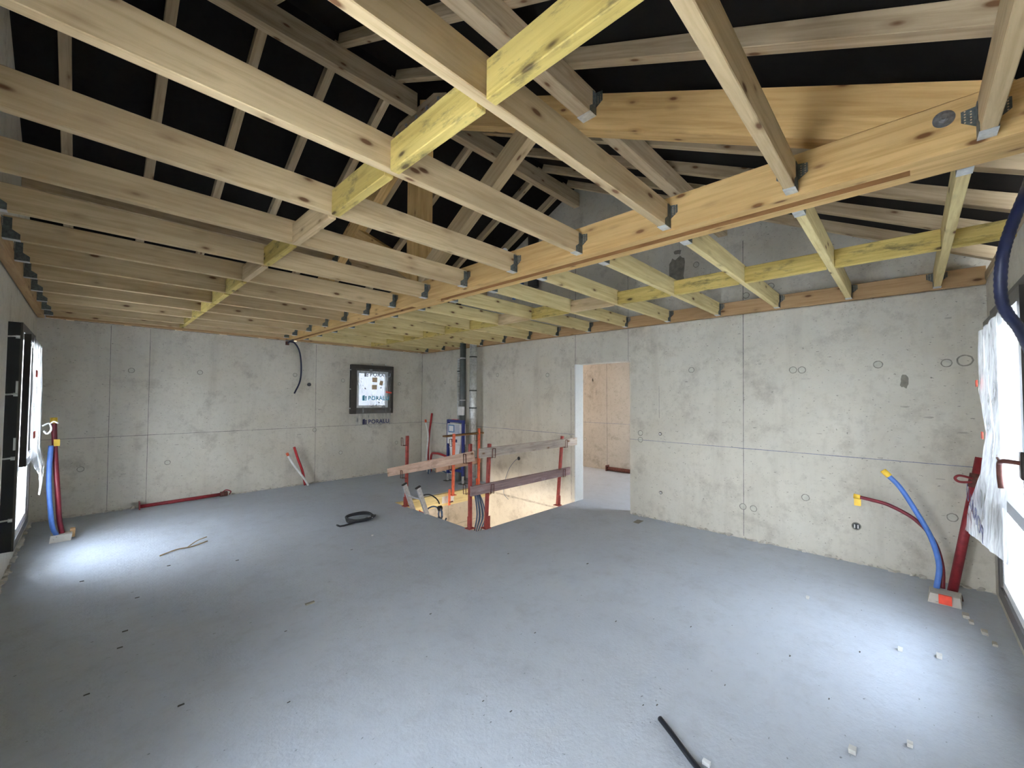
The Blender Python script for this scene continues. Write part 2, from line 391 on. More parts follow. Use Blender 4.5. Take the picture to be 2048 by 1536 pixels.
# right wall: doorway, gable, joints, tie holes, chalk line
DOOR = (2.63 * 1.04 - 0.004, 3.5035 * 1.04, -0.205, 2.063)
bm = bmesh.new()
wall_panel(bm, 'x', XR, TH, YN - TH, YB + TH, -2.9, ZW, (DOOR,)); gable(bm, XR, XR + TH)
line, tie, blot = mark_fn(bm, 'x', XR, -1)
line(1.355, 0.03, 1.325, 3.35, 0.007, 1); line(3.63, DOOR[3], 3.62, 3.9, 0.007, 1); line(2.752, DOOR[3], 2.752, 3.3, 0.005, 1); line(2.04, 3.35, 2.05, 3.75, 0.004, 1)
line(YN, 1.0, DOOR[0], 1.0025, 0.006, 4); line(DOOR[1], 1.0025, YB, 1.01, 0.006, 4)
line(2.32, 1.715, 2.32, 1.30, 0.004, 1); line(3.70, 0.02, 3.71, 2.06, 0.02, 7)
line(3.62, -0.16, YB, -0.14, 0.03, 7)
for a, z in ((1.909, 1.904), (0.87, 1.86), (0.793, 1.857), (0.206, 1.883), (-0.234, 1.873), (2.58, 1.093), (2.58, 1.005), (0.782, 0.552), (1.359, 0.353), (1.255, 0.35), (-0.242, 0.561), (5.332, 1.96), (4.172, 1.92), (6.898, 1.857), (1.84, 3.19), (0.60, 3.06), (1.06, 2.78), (6.2, 0.55), (1.3, 2.72)):
    tie(a, z)
tie(-0.341, 1.889, 0.05, False)
blot(2.07, 3.16, 0.10, 0.19, 5); blot(2.07, 3.40, 0.05, 0.03, 5); blot(0.03, 1.72, 0.03, 0.06, 5)
for _ in range(16):
    blot(R.uniform(-0.4, 2.4), R.uniform(0.5, 2.4), R.uniform(0.015, 0.04), R.uniform(0.004, 0.009), 7)
lumps(bm, 'x', XR, -1, YN, DOOR[0], 0.008)
structure(obj('wall_right', bm, WALL_M), 'cast concrete wall with a doorway, under the timber ledger')
# pale reveal of the doorway
bm = B((XR + 0.002, DOOR[1] - 0.012, 0), (XR + TH + 0.01, DOOR[1] + 0.001, DOOR[3])); structure(obj('trim_1', bm, 'concrete_light'))
# left wall
bm = bmesh.new()
wall_panel(bm, 'x', XL, -TH, YN - TH, YB + TH, -0.3, ZW, tuple((h[0] + 0.05, h[1] - 0.05, h[2] + 0.05, h[3] - 0.05) for h in (WL, WL2))); gable(bm, XL - TH, XL)
lumps(bm, 'x', XL, 1, 3.0, YB, 0.006)
structure(obj('wall_left', bm, WALL_M))
# back wall with the small window
bm = bmesh.new()
wall_panel(bm, 'y', YB, TH, XL - TH, XR + TH, -0.3, ZW, ((WB[0] + 0.05, WB[1] - 0.05, WB[2] + 0.05, WB[3] - 0.05),))
line, tie, blot = mark_fn(bm, 'y', YB, -1)
line(0.205, 0.03, 0.185, 2.5, 0.005, 1); line(0.595, 0.03, 0.585, 2.5, 0.005, 1); line(2.87, 0.03, 2.85, 2.5, 0.006, 1); line(XR - 0.012, 0.03, XR - 0.012, 2.5, 0.008, 1)
line(XL, 1.0, XR, 1.005, 0.006, 1)
for a, z in ((0.40, 1.902), (1.163, 1.91), (2.502, 1.929), (0.816, 0.591), (-0.05, 0.60), (3.35, 1.86), (4.55, 1.83), (3.33, 0.50), (4.5, 0.60), (2.85, 0.95)): tie(a, z)
for _ in range(8): blot(R.uniform(-0.3, 4.8), R.uniform(0.2, 2.3), R.uniform(0.02, 0.04), R.uniform(0.004, 0.010), 7)
lumps(bm, 'y', YB, -1, XL, XR, 0.006)
structure(obj('wall_back', bm, WALL_M))
# near wall with the tall window
bm = bmesh.new()
wall_panel(bm, 'y', YN, -TH, XL - TH, XR + TH, -0.3, ZW + 0.02, tuple((h[0] + 0.05, h[1] - 0.05, h[2] + 0.05, h[3] - 0.05) for h in (WN,)))
structure(obj('wall_near', bm, WALL_M))
# floor slab with the stair opening
HX0, HY0, HY1 = 3.175, 3.635, 5.50
bm = bmesh.new()
for lo, hi in (((XL - TH, YN - TH, -0.20), (HX0, YB + TH, 0)), ((HX0, YN - TH, -0.20), (XR, HY0, 0)), ((HX0, HY1, -0.20), (XR, YB, 0))): box(bm, lo, hi)
structure(obj('floor', bm, 'floor'), 'grey concrete floor slab with the stair opening')
# landing behind the doorway
bm = bmesh.new(); box(bm, (XR + TH, 1.0, -0.2), (8.6, YB + 0.2, 0.0)); box(bm, (XR + 0.0005, DOOR[0] + 0.001, -0.2), (XR + TH, DOOR[1] - 0.001, 0.0)); structure(obj('floor_landing', bm, 'floor'))
bm = bmesh.new(); box(bm, (7.86, 1.0, 0), (8.06, YB + 0.2, 2.7))
line, tie, blot = mark_fn(bm, 'x', 7.86, -1)
line(4.73, 0.02, 4.745, 2.7, 0.008, 1); line(1.0, 1.005, YB, 1.005, 0.007, 4)
for _ in range(18): blot(R.choice((5.12, 5.0, 5.3)) + R.uniform(-0.04, 0.04), R.uniform(1.6, 2.15), R.uniform(0.008, 0.02), R.uniform(0.02, 0.07), 7)
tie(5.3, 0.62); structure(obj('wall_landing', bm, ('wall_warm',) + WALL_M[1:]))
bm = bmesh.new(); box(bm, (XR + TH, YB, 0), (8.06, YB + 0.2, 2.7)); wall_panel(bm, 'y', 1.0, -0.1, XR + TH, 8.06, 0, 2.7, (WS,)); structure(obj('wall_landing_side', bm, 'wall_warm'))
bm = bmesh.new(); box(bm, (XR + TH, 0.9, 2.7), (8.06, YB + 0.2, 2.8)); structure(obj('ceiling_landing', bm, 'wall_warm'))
# storey below, seen through the stair opening
bm = bmesh.new(); box(bm, (0.2, HY1 + 0.10, -2.9), (XR, HY1 + 0.30, -0.2)); box(bm, (0.0, 2.0, -2.9), (0.2, HY1 + 0.3, -0.2)); box(bm, (0.0, 1.8, -2.9), (XR, 2.0, -0.2))
line, tie, blot = mark_fn(bm, 'y', HY1 + 0.10, -1); line(3.0, -0.62, XR, -0.60, 0.006, 1); line(4.25, -2, 4.25, -0.2, 0.006, 1)
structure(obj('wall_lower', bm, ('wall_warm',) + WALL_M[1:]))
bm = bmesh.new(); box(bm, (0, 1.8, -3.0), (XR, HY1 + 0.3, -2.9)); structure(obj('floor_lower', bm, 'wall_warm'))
# ground outside
bm = bmesh.new()
for lo, hi in (((-60, -60, -3.3), (60, 60, -3.05)),): box(bm, lo, hi)
structure(obj('ground_outside', bm, 'grass'))
# unseen dark wall added behind the small window to dim its view
M['backing'] = flat('dark_backing', (0.20, 0.195, 0.19), 0.8)
bm = bmesh.new(); box(bm, (-4, YB + 2.6, -3.04), (12, YB + 3.0, 5.2)); structure(obj('wall_dimming', bm, 'backing'))
# roof membrane: two slopes
bm = bmesh.new(); zt = ZRAF + RD + 0.005; t = 0.03
ya, yb = YN - 0.75, YB + 0.75
prism(bm, [(ya, zt - SL * (YR - ya)), (YR, zt), (yb, zt - SL * (yb - YR)), (yb, zt - SL * (yb - YR) + t), (YR, zt + t), (ya, zt - SL * (YR - ya) + t)], XL - 0.5, XR + 0.5, 'x')
structure(obj('ceiling', bm, 'membrane'), 'black roof membrane above the rafters')

# ------------------------------------------------------------------ timber frame
def frame_to(p0, p1, upv=(0, 0, 1)):
    p0, p1 = Vector(p0), Vector(p1); x = (p1 - p0).normalized()
    if abs(x.dot(Vector(upv))) > 0.999: upv = (0, 1, 0)
    y = Vector(upv).cross(x).normalized(); z = x.cross(y)
    m = Matrix((x, y, z)).transposed().to_4x4(); m.translation = (p0 + p1) / 2
    return m, (p1 - p0).length
def timber(name, p0, p1, wd, ht, mat, bevel=0.003):
    """a straight timber whose axis runs p0-p1 (centre line)"""
    m, L = frame_to(p0, p1)
    return obj(name, B((-L / 2, -wd / 2, -ht / 2), (L / 2, wd / 2, ht / 2), bevel), mat, mat=m)
def wmat(o):
    return wmat(o.parent) @ o.matrix_parent_inverse @ o.matrix_basis if o.parent else o.matrix_basis.copy()
def child(name, bm, m, parent, smooth=False):
    """bm in world coordinates, hung under parent"""
    c = obj(name, bm, m, smooth=smooth); c.parent = parent; c.matrix_parent_inverse = wmat(parent).inverted()
    return c
ORD = ['first', 'second', 'third', 'fourth', 'fifth', 'sixth', 'seventh', 'eighth', 'ninth', 'tenth', 'eleventh', 'twelfth', 'thirteenth', 'fourteenth', 'fifteenth']
JW, JH = 0.045, 0.145
def hanger(x, y, z, sx, w=JW, h=JH, wing=0.040):
    """steel joist hanger on a face at x; the joist leaves towards sx"""
    bm = bmesh.new(); t = 0.0025
    for s in (-1, 1):
        ye = y + s * (w / 2 + t / 2)
        # side cheek, narrower at the foot
        pts = [(x, z), (x + sx * 0.075, z), (x + sx * 0.075, z + 0.035), (x + sx * 0.04, z + 0.06), (x + sx * 0.04, z + h * 0.92), (x, z + h * 0.92)]
        prism(bm, pts, ye - t / 2, ye + t / 2, 'y')
        # wing nailed to the beam
        wy = ye + s * wing; pts = [(ye, z + 0.055), (wy, z + 0.085), (wy, z + h * 0.88), (ye, z + h * 0.92)]
        prism(bm, pts, x, x + sx * t, 'x')
        for k in range(5):
            for q in (0.35, 0.75): disc(bm, (x + sx * t, ye + s * wing * q, z + 0.075 + k * 0.011 + (0.006 if q > 0.5 else 0)), (sx, 0, 0), 0.0028, 0.0015, 6, 1)
    box(bm, (min(x, x + sx * 0.075), y - w / 2 - t, z - t), (max(x, x + sx * 0.075), y + w / 2 + t, z), 2)
    return bm
HM3 = ('galv_dull', 'kraft', 'galv')
XM0, XM1, ZM0, ZM1 = 2.334, 2.536, 2.533, 2.733
LT, LH = 0.06, 0.145
# main beam: two plies with a routed groove underneath, left solid at the posts
bm = bmesh.new(); ml, mr = XM0 + 0.072, XM1 - 0.072
prism(bm, [(XM0, ZM0), (ml, ZM0), (ml, ZM0 + 0.045), (mr, ZM0 + 0.045), (mr, ZM0), (XM1, ZM0), (XM1, ZM1), (XM0, ZM1)], YN + 0.003, YB - 0.003, 'y')
bm.normal_update()
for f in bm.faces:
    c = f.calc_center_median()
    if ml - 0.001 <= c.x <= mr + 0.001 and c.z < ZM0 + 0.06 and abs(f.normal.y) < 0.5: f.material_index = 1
for a, b_ in ((YN + 0.003, -0.02), (3.40, 3.85)): box(bm, (ml - 0.001, a, ZM0 + 0.0005), (mr + 0.001, b_, ZM0 + 0.046))
bmesh.ops.translate(bm, verts=bm.verts, vec=(-2.435, -3.6, -2.63)); bmesh.ops.rotate(bm, verts=bm.verts, matrix=Matrix.Rotation(-PI / 2, 3, 'Z'))
mm = Matrix.Translation((2.435, 3.6, 2.63)) @ Matrix.Rotation(PI / 2, 4, 'Z')
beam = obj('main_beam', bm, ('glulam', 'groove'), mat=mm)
tag(beam, 'deep golden laminated tie beam with a grooved underside, crossing the room below the roof', 'beam')
for y, z in ((-0.118, 2.672), (3.70, 2.672)):
    bm = bmesh.new(); disc(bm, (XM0, y, z), (-1, 0, 0), 0.032, 0.005, 24)
    tube(bm, [(XM0 - 0.005, y, z), (XM0 - 0.018, y, z)], 0.016, 6); tube(bm, [(XM0 - 0.018, y, z), (XM0 - 0.03, y, z)], 0.008, 10)
    child('bolt', bm, 'steel_bolt', beam)
# ledgers
bm = None
led = timber('ledger_board', (XL + LT / 2 + 0.002, YN + 0.003, ZW + LH / 2), (XL + LT / 2 + 0.002, YB - 0.003, ZW + LH / 2), LT, LH, 'ledger')
tag(led, 'pale timber ledger along the top of the left window wall, carrying joist ends', 'ledger')
led2 = timber('ledger_board', (XR - LT / 2 - 0.002, YN + 0.003, ZW - 0.005 + LH / 2), (XR - LT / 2 - 0.002, YB - 0.003, ZW - 0.005 + LH / 2), LT, LH, 'ledger')
tag(led2, 'orange-tinted timber ledger bolted along the top of the doorway wall', 'ledger')
# left-bay joists
ZJ = 2.548
JY = [-0.25 + 0.6155 * k for k in range(13)] + [7.53]
joists = []
for k, y in enumerate(JY):
    yc = y + JW / 2; zl = ZJ - 0.002 if k < 13 else ZJ - 0.012
    j = timber('ceiling_joist', (XL + LT + 0.005, yc, zl + JH / 2), (XM0 - 0.006, yc, ZJ + JH / 2), JW, JH, 'spruce')
    tag(j, f'pale spruce joist between left wall and tie beam, {ORD[k]} counting from the handled window', 'joist', 'joists left of the tie beam')
    child('joist_hanger', hanger(XM0 - 0.0012, yc, ZJ, -1), HM3, j); child('joist_hanger', hanger(XL + LT + 0.003, yc, zl, 1), HM3, j)
# right-bay joists
KY = [-0.21 + 0.587 * k for k in range(13)] + [7.42]
for k, y in enumerate(KY):
    yc = y + JW / 2; z0, z1 = 2.533, 2.518
    j = timber('ceiling_joist', (XM1 + 0.006, yc, z0 + JH / 2), (XR - LT - 0.005, yc, z1 + JH / 2), JW, JH, 'spruce_lit')
    tag(j, f'yellowish spruce joist between tie beam and doorway wall, {ORD[k]} counting from the handled window', 'joist', 'joists right of the tie beam')
    child('joist_hanger', hanger(XM1 + 0.0012, yc, z0, 1), HM3, j); child('joist_hanger', hanger(XR - LT - 0.003, yc, z1, -1), HM3, j)
# blocking rows between the joists
for ys, xb, z0, hh, side, n0 in ((JY, 0.88, 2.535, 0.135, 'left', YN), (KY, 3.75, 2.518, 0.130, 'right', YN)):
    ends = [n0] + ys
    for k in range(len(ends) - 1):
        a = ends[k] + (JW if k else 0); b_ = ends[k + 1]
        hk = hh if k else hh - 0.02
        q = timber('blocking', (xb + 0.0225, a + 0.0015, z0 + hk / 2), (xb + 0.0225, b_ - 0.0015, z0 + hk / 2), 0.045, hk, 'treated' if k not in (5, 7) else 'spruce')
        tag(q, f'mould-spotted yellow blocking {side} of tie beam, {ORD[k]} in its row from the handled window', 'blocking', f'blocking between the {side} joists')
# wall plates over the long walls
q = timber('wall_plate', (XL + 0.01, YN - 0.04, ZW + 0.055), (XR - 0.01, YN - 0.04, ZW + 0.055), 0.10, 0.065, 'spruce_pale'); tag(q, 'timber plate lying on top of the wall with the handled window', 'wall plate')
for a, b_, lab in ((XL + LT + 0.01, XM0 - 0.008, 'above the lying red prop'), (XM1 + 0.008, XR - LT - 0.01, 'above the small square window')):
    q = timber('wall_plate', (a, YB - 0.030, ZW + 0.035), (b_, YB - 0.030, ZW + 0.035), 0.05, 0.06, 'ledger'); tag(q, f'thin timber strip along the top of the back wall {lab}', 'wall plate')

# roof timbers
def zr(y): return ZRAF - SL * abs(y - YR)
cs = math.cos(math.atan(SL))
RX = [-0.20 + 0.5625 * k for k in range(10)]
for side in (1, -1):
    for k, x in enumerate(RX):
        dn = RD * cs; yo = (YB + 0.5 if side > 0 else YN - 0.5)
        off = dn / 2 / cs
        q = timber('rafter', (x, YR + side * 0.026, zr(YR + 0.026) + off), (x, yo, zr(yo) + off), 0.07, dn, 'spruce_pale')
        tag(q, f'slim rafter on the {"far" if side > 0 else "near"} roof slope, {ORD[k]} counting from the left window wall', 'rafter', f'rafters of the {"far" if side > 0 else "near"} slope')
PW = 0.10
TX0, TX1 = 2.334, 2.449        # truss chords
for nm, x0, x1, lab in (('ridge_beam', XL + 0.003, 2.255, 'left of the king post'), ('ridge_beam', 2.595, XR - 0.003, 'right of the king post, ending at the bare gable')):
    q = timber(nm, (x0, YR, 4.462 + 0.10), (x1, YR, 4.462 + 0.10), PW, 0.20, 'spruce_pale'); tag(q, f'ridge beam under the roof peak, {lab}', 'ridge beam')
PY = {-1: 1.535, 1: 5.665}
for side in (-1, 1):
    wd = 'near' if side < 0 else 'far'
    y = PY[side]; zb = 3.462 if side < 0 else 3.412
    pts_h = zr(y) - zb - 0.027
    q = timber('purlin', (XL + 0.003, y, zb + pts_h / 2), (TX0 - 0.003, y, zb + pts_h / 2), PW, pts_h, 'spruce_pale')
    tag(q, f'thick purlin halfway up the {wd} roof slope, between left wall and truss', 'purlin')
    child('purlin_hanger', hanger(TX0 - 0.001, y, zb, -1, PW, 0.17, 0.05), HM3, q)
    q = timber('purlin', (TX1 + 0.003, y, zb + pts_h / 2 - 0.01), (XR - 0.003, y, zb + pts_h / 2 - 0.01), PW, pts_h, 'spruce_pale')
    tag(q, f'thick purlin halfway up the {wd} roof slope, between truss and doorway wall', 'purlin')
    child('purlin_hanger', hanger(TX1 + 0.001, y, zb - 0.01, 1, PW, 0.17, 0.05), HM3, q)
def clip(poly, nx, nz, c):
    """keep the side of the polygon where nx*y + nz*z <= c"""
    out = []
    for i in range(len(poly)):
        p, q_ = poly[i], poly[(i + 1) % len(poly)]; dp = nx * p[0] + nz * p[1] - c; dq = nx * q_[0] + nz * q_[1] - c
        if dp <= 0: out.append(p)
        if dp * dq < 0: t = dp / (dp - dq); out.append((p[0] + t * (q_[0] - p[0]), p[1] + t * (q_[1] - p[1])))
    return out
def slab_timber(name, poly, x0, x1, axis_dir, mat):
    """a timber given by its side outline in y and z, grain along axis_dir"""
    cy = sum(p[0] for p in poly) / len(poly); cz = sum(p[1] for p in poly) / len(poly); xc = (x0 + x1) / 2
    m = frame_to((xc, cy - axis_dir[0], cz - axis_dir[1]), (xc, cy + axis_dir[0], cz + axis_dir[1]))[0]
    bm = bmesh.new(); prism(bm, poly, x0, x1, 'x'); bmesh.ops.transform(bm, matrix=m.inverted(), verts=bm.verts)
    return obj(name, bm, mat, mat=m)
CD = 0.255
for side in (-1, 1):
    y0 = 3.63 if side < 0 else 3.858; y1 = YN + 0.02 if side < 0 else YB - 0.02
    poly = [(y0, zr(y0) - 0.002), (y1, zr(y1) - 0.002), (y1, zr(y1) - CD), (y0, zr(y0) - CD)]
    poly = clip(poly, 0, -1, -(ZM1 + 0.003))
    q = slab_timber('top_chord', poly, TX0, TX1, (side, -SL), 'glulam')
    tag(q, f'broad sloping top chord of the roof truss on its {"near" if side < 0 else "far"} side', 'truss chord')
kp = timber('king_post', (2.425, 3.745, ZM1 + 0.003), (2.425, 3.745, 4.50), 0.182, 0.21, 'glulam')
tag(kp, 'square king post standing on the golden tie beam beneath the ridge', 'post')
for x0, x1, nm in ((2.262, 2.330, 'facing the left wall, with bolt heads'), (2.520, 2.588, 'facing the doorway wall')):
    y0, y1 = 3.08, 4.12; xc = (x0 + x1) / 2
    bm = bmesh.new(); L = y1 - y0
    prof = [(-L / 2, -0.095), (L / 2, -0.095), (L / 2, -0.03), (L / 2 - 0.20, 0.068), (-L / 2 + 0.20, 0.068), (-L / 2, -0.03)]
    prism(bm, prof, -(x1 - x0) / 2, (x1 - x0) / 2, 'y')
    m4 = Matrix.Translation((xc, (y0 + y1) / 2, 4.455)) @ Matrix.Rotation(PI / 2, 4, 'Z')
    q = obj('truss_gusset', bm, 'spruce_pale', mat=m4); tag(q, f'short plank clamped across the king post head, {nm}', 'truss plank')
    if x0 < 2.3:
        for k in range(5):
            bm = bmesh.new(); yy = 3.20 + 0.19 * k; disc(bm, (x0, yy, 4.43), (-1, 0, 0), 0.020, 0.004, 14); tube(bm, [(x0 - 0.004, yy, 4.43), (x0 - 0.014, yy, 4.43)], 0.010, 6); child('bolt', bm, 'steel_bolt', q)
# braces from the foot of the post to the chords
for side, ya_, za_, yb_, zb_, mt, lab in ((-1, 3.62, 2.795, 2.0, 3.765, 'spruce', 'toward the handled window'), (1, 3.86, 2.93, 5.3, 3.755, 'glulam', 'toward the small window')):
    d = Vector((yb_ - ya_, zb_ - za_)).normalized(); n = Vector((-d.y, d.x)) * 0.085
    A = Vector((ya_, za_)) - d * 0.3; C = Vector((yb_, zb_)) + d * 0.3
    poly = [tuple(A + n), tuple(C + n), tuple(C - n), tuple(A - n)]
    poly = clip(poly, 0, -1, -(ZM1 + 0.004))
    poly = clip(poly, 1, 0, 3.634) if side < 0 else clip(poly, -1, 0, -3.856)
    # underside of the chord: z = zr(y) - CD
    poly = clip(poly, -SL, 1, ZRAF - SL * YR - CD - 0.032) if side < 0 else clip(poly, SL, 1, ZRAF + SL * YR - CD - 0.032)
    q = slab_timber('truss_brace', poly, 2.345, 2.440, tuple(d), mt); tag(q, f'diagonal truss brace rising from king post foot {lab}', 'brace')


# ------------------------------------------------------------------ windows standing proud of the walls
def window(n, axis, pos, ns, W, fw, sash, label, straps, dep=0.08, transom=None, strap_end=0, pane='film_pane'):
    a0, a1, z0, z1 = W
    def P(a, d, z): return (pos + ns * d, a, z) if axis == 'x' else (a, pos + ns * d, z)
    def bx(bm, a, b_, d0, d1, za, zb, mi=0):
        p, q = P(a, d0, za), P(b_, d1, zb); box(bm, tuple(min(x, y) for x, y in zip(p, q)), tuple(max(x, y) for x, y in zip(p, q)), mi)
    def ringbox(bm, A0, A1, Z0, Z1, wd, d0, d1):
        bx(bm, A0, A0 + wd, d0, d1, Z0, Z1); bx(bm, A1 - wd, A1, d0, d1, Z0, Z1)
        bx(bm, A0 + wd, A1 - wd, d0, d1, Z1 - wd, Z1); bx(bm, A0 + wd, A1 - wd, d0, d1, Z0, Z0 + wd)
    root = empty(f'window_{n}', P((a0 + a1) / 2, 0, z0)); structure(root, label)
    bm = bmesh.new(); ringbox(bm, a0, a1, z0, z1, 0.012, 0.002, dep - 0.012); child('side_seal', bm, 'seal_black', root)
    bm = bmesh.new(); ringbox(bm, a0 - 0.001, a1 + 0.001, z0 - 0.001, z1 + 0.001, fw, dep - 0.012, dep); fr = child('outer_frame', bm, 'frame_brown', root)
    g0, g1, y0, y1 = a0 + fw, a1 - fw, z0 + fw, z1 - fw
    bm = bmesh.new(); ringbox(bm, g0 - 0.004, g1 + 0.004, y0 - 0.004, y1 + 0.004, 0.05, dep - 0.07, dep - 0.014)
    if transom: bx(bm, g0, g1, dep - 0.07, dep - 0.014, transom - 0.03, transom + 0.03)
    child('inner_frame', bm, 'frame_white', root)
    bm = bmesh.new(); bx(bm, g0 + 0.04, g1 - 0.04, dep - 0.06, dep - 0.052, y0 + 0.04, y1 - 0.04); child('pane', bm, pane, root)
    if sash:
        s0, s1, t0, t1 = sash; bm = bmesh.new(); ringbox(bm, s0, s1, t0, t1, 0.06, dep + 0.001, dep + 0.040); sh = child('opening_sash', bm, 'frame_dark', root)
    for z in straps:
        a = a0 if strap_end == 0 else a1; sg = -1 if strap_end == 0 else 1; bm = bmesh.new()
        tube(bm, [P(a + sg * 0.004, 0.004, z), P(a + sg * 0.010, dep * 0.5, z + 0.004), P(a + sg * 0.006, dep - 0.015, z)], 0.007, 8)
        bx(bm, a + sg * 0.001 - 0.001, a + sg * 0.001 + 0.001, dep * 0.55, dep - 0.012, z - 0.014, z + 0.014)
        child('fixing_strap', bm, 'galv', root)
    return root, P
w1, P1 = window(1, 'x', XL, 1, WL, 0.07, (5.30, 6.22, 0.96, 2.07), 'tall window in the left wall, film over its upper sash', (2.03, 1.56, 1.045, 0.55), transom=0.93)
for z in (1.62, 1.16):
    bm = bmesh.new(); box(bm, (-0.415, 5.1965, z - 0.05), (-0.402, 5.199, z + 0.05)); child('sticker', bm, 'white_plastic', w1)
w2, P2 = window(2, 'y', YN, 1, WN, 0.075, (2.80, 4.02, 0.98, 2.06), 'tall window with a lever handle in the near wall', (), transom=0.94, pane='frosted_pane')
# lever handle on the near stile of the sash
hz = 1.285; hy = YN + 0.12
hb = child('handle_rose', B((2.795, hy, hz - 0.07), (2.845, hy + 0.012, hz + 0.05), 0.004), 'frame_dark', w2)
bm = bmesh.new(); tube(bm, smooth_path([(2.82, hy + 0.010, hz), (2.82, hy + 0.05, hz + 0.004), (2.835, hy + 0.062, hz), (2.875, hy + 0.064, hz - 0.015), (2.90, hy + 0.062, hz - 0.07), (2.885, hy + 0.060, hz - 0.125)], 6), 0.0095, 10); child('lever', bm, 'rusty', hb)
bm = bmesh.new(); tube(bm, [(2.86, hy + 0.064, hz - 0.004), (2.91, hy + 0.066, hz + 0.008)], 0.005, 8); ring(bm, (2.922, hy + 0.066, hz + 0.010), (1, 0, 0), (0, 0, 1), 0.006, 0.013, 10); child('key', bm, 'rusty', hb)
w3, P3 = window(3, 'y', YB, -1, WB, 0.115, None, 'small square window with a brown frame in the back wall', (2.07, 1.70, 1.33), dep=0.07, pane='dimmed_pane')
for a, z in ((3.93, 2.20), (4.22, 2.205)):
    bm = bmesh.new(); tube(bm, [(a, YB - 0.004, z + 0.02), (a, YB - 0.05, z - 0.018)], 0.010, 8); child('fixing_strap', bm, 'galv', w3)
window(5, 'x', XL, 1, WL2, 0.07, None, 'tall film-covered window, unseen, added for daylight', (), transom=0.94)
window(4, 'y', 1.0, 1, WS, 0.07, None, 'landing window, unseen, added for daylight', (), pane='film_pane', dep=0.06)

def text_bm(txt, size, m4, thick=0.0006, bold=0.0):
    cu = bpy.data.curves.new('t', 'FONT'); cu.body = txt; cu.size = size; cu.extrude = thick; cu.offset = bold; cu.resolution_u = 3; cu.space_character = 1.08
    o = bpy.data.objects.new('t', cu); COL.objects.link(o); dg = bpy.context.evaluated_depsgraph_get()
    me = bpy.data.meshes.new_from_object(o.evaluated_get(dg)); bm = bmesh.new(); bm.from_mesh(me)
    bpy.data.objects.remove(o); bpy.data.curves.remove(cu); bpy.data.meshes.remove(me)
    bmesh.ops.transform(bm, matrix=m4, verts=bm.verts); return bm
def film(name, fn, nu, nv, amp, nrm, mat, seed, fold=7.0):
    bm = bmesh.new(); G = []; nrm = Vector(nrm)
    for j in range(nv + 1):
        row = []
        for i in range(nu + 1):
            u, v = i / nu, j / nv; p = Vector(fn(u, v))
            d = noise.noise((u * fold + seed, v * 1.7, seed)) + 0.5 * noise.noise((u * fold * 2.3, v * 5 + seed, 3.1)) + 0.25 * noise.noise((u * 23, v * 17, seed))
            row.append(bm.verts.new(p + nrm * (amp * d)))
        G.append(row)
    for j in range(nv):
        for i in range(nu): bm.faces.new((G[j][i], G[j][i + 1], G[j + 1][i + 1], G[j + 1][i]))
    return obj(name, bm, mat, smooth=True)
def lerp(a, b_, t): return a + (b_ - a) * t
def pw(pts, t):
    """piecewise linear through (t, value...)"""
    for (t0, *a), (t1, *b_) in zip(pts, pts[1:]):
        if t <= t1: k = (t - t0) / (t1 - t0); return [lerp(x, y, k) for x, y in zip(a, b_)]
    return list(pts[-1][1:])
# left window film: flat over the sash, then gathered into a hanging tail
def f1(u, v):
    l = pw([(0, 5.33, -0.335, 2.05), (0.6, 5.33, -0.33, 1.02), (0.72, 5.55, -0.315, 0.90), (0.86, 5.98, -0.31, 0.80), (1, 6.0, -0.31, 0.60)], v)
    r = pw([(0, 6.20, -0.340, 2.03), (0.4, 6.26, -0.325, 1.50), (0.6, 6.24, -0.325, 1.06), (0.76, 6.27, -0.295, 0.88), (0.88, 6.2, -0.30, 0.72), (1, 6.08, -0.308, 0.60)], v)
    return [lerp(l[1], r[1], u), lerp(l[0], r[0], u), lerp(l[2], r[2], u)]
s1 = film('plastic_film', f1, 34, 60, 0.012, (1, 0, 0), 'film_milky', 1.3)
tag(s1, 'milky plastic film hanging over the left window, gathered into a tail', 'plastic film', 'protective films on the windows')
for z in (1.74, 1.22):
    bm = bmesh.new(); box(bm, (-0.318, 5.31, z - 0.028), (-0.312, 5.42, z + 0.028)); child('tape_strip', bm, 'red_tape', s1)
bm = bmesh.new(); tube(bm, smooth_path([(-0.315, 6.20, 1.25), (-0.27, 6.22, 1.27), (-0.255, 6.2, 1.21), (-0.28, 6.2, 1.17), (-0.305, 6.2, 1.20)], 6), 0.008, 8); tube(bm, smooth_path([(-0.27, 6.22, 1.26), (-0.24, 6.22, 1.29), (-0.21, 6.21, 1.27)], 4), 0.006, 8); child('knot', bm, 'white_plastic', s1, True)
# near window film
def f2(u, v):
    l = pw([(0, 3.90, -0.325, 1.99), (0.3, 3.92, -0.320, 1.62), (0.52, 3.66, -0.322, 1.37), (0.70, 3.62, -0.292, 1.13), (0.86, 3.93, -0.262, 0.88), (1, 4.10, -0.252, 0.69)], v)
    r = pw([(0, 2.84, -0.325, 2.00), (0.52, 2.84, -0.320, 1.36), (0.62, 2.95, -0.315, 1.22), (0.8, 2.86, -0.305, 1.0), (1, 2.78, -0.30, 0.84)], v)
    return [lerp(l[0], r[0], u), lerp(l[1], r[1], u), lerp(l[2], r[2], u)]
s2 = film('plastic_film', f2, 40, 64, 0.012, (0, 1, 0), 'film_milky', 4.7)
tag(s2, 'crumpled plastic film hanging off the near window, loose flap behind the handle', 'plastic film', 'protective films on the windows')
for x, y, z in ((3.80, -0.300, 1.66), (3.66, -0.305, 1.35)):
    bm = bmesh.new(); box(bm, (x - 0.03, y, z - 0.02), (x + 0.05, y + 0.004, z + 0.02)); child('tape_strip', bm, 'red_tape', s2)
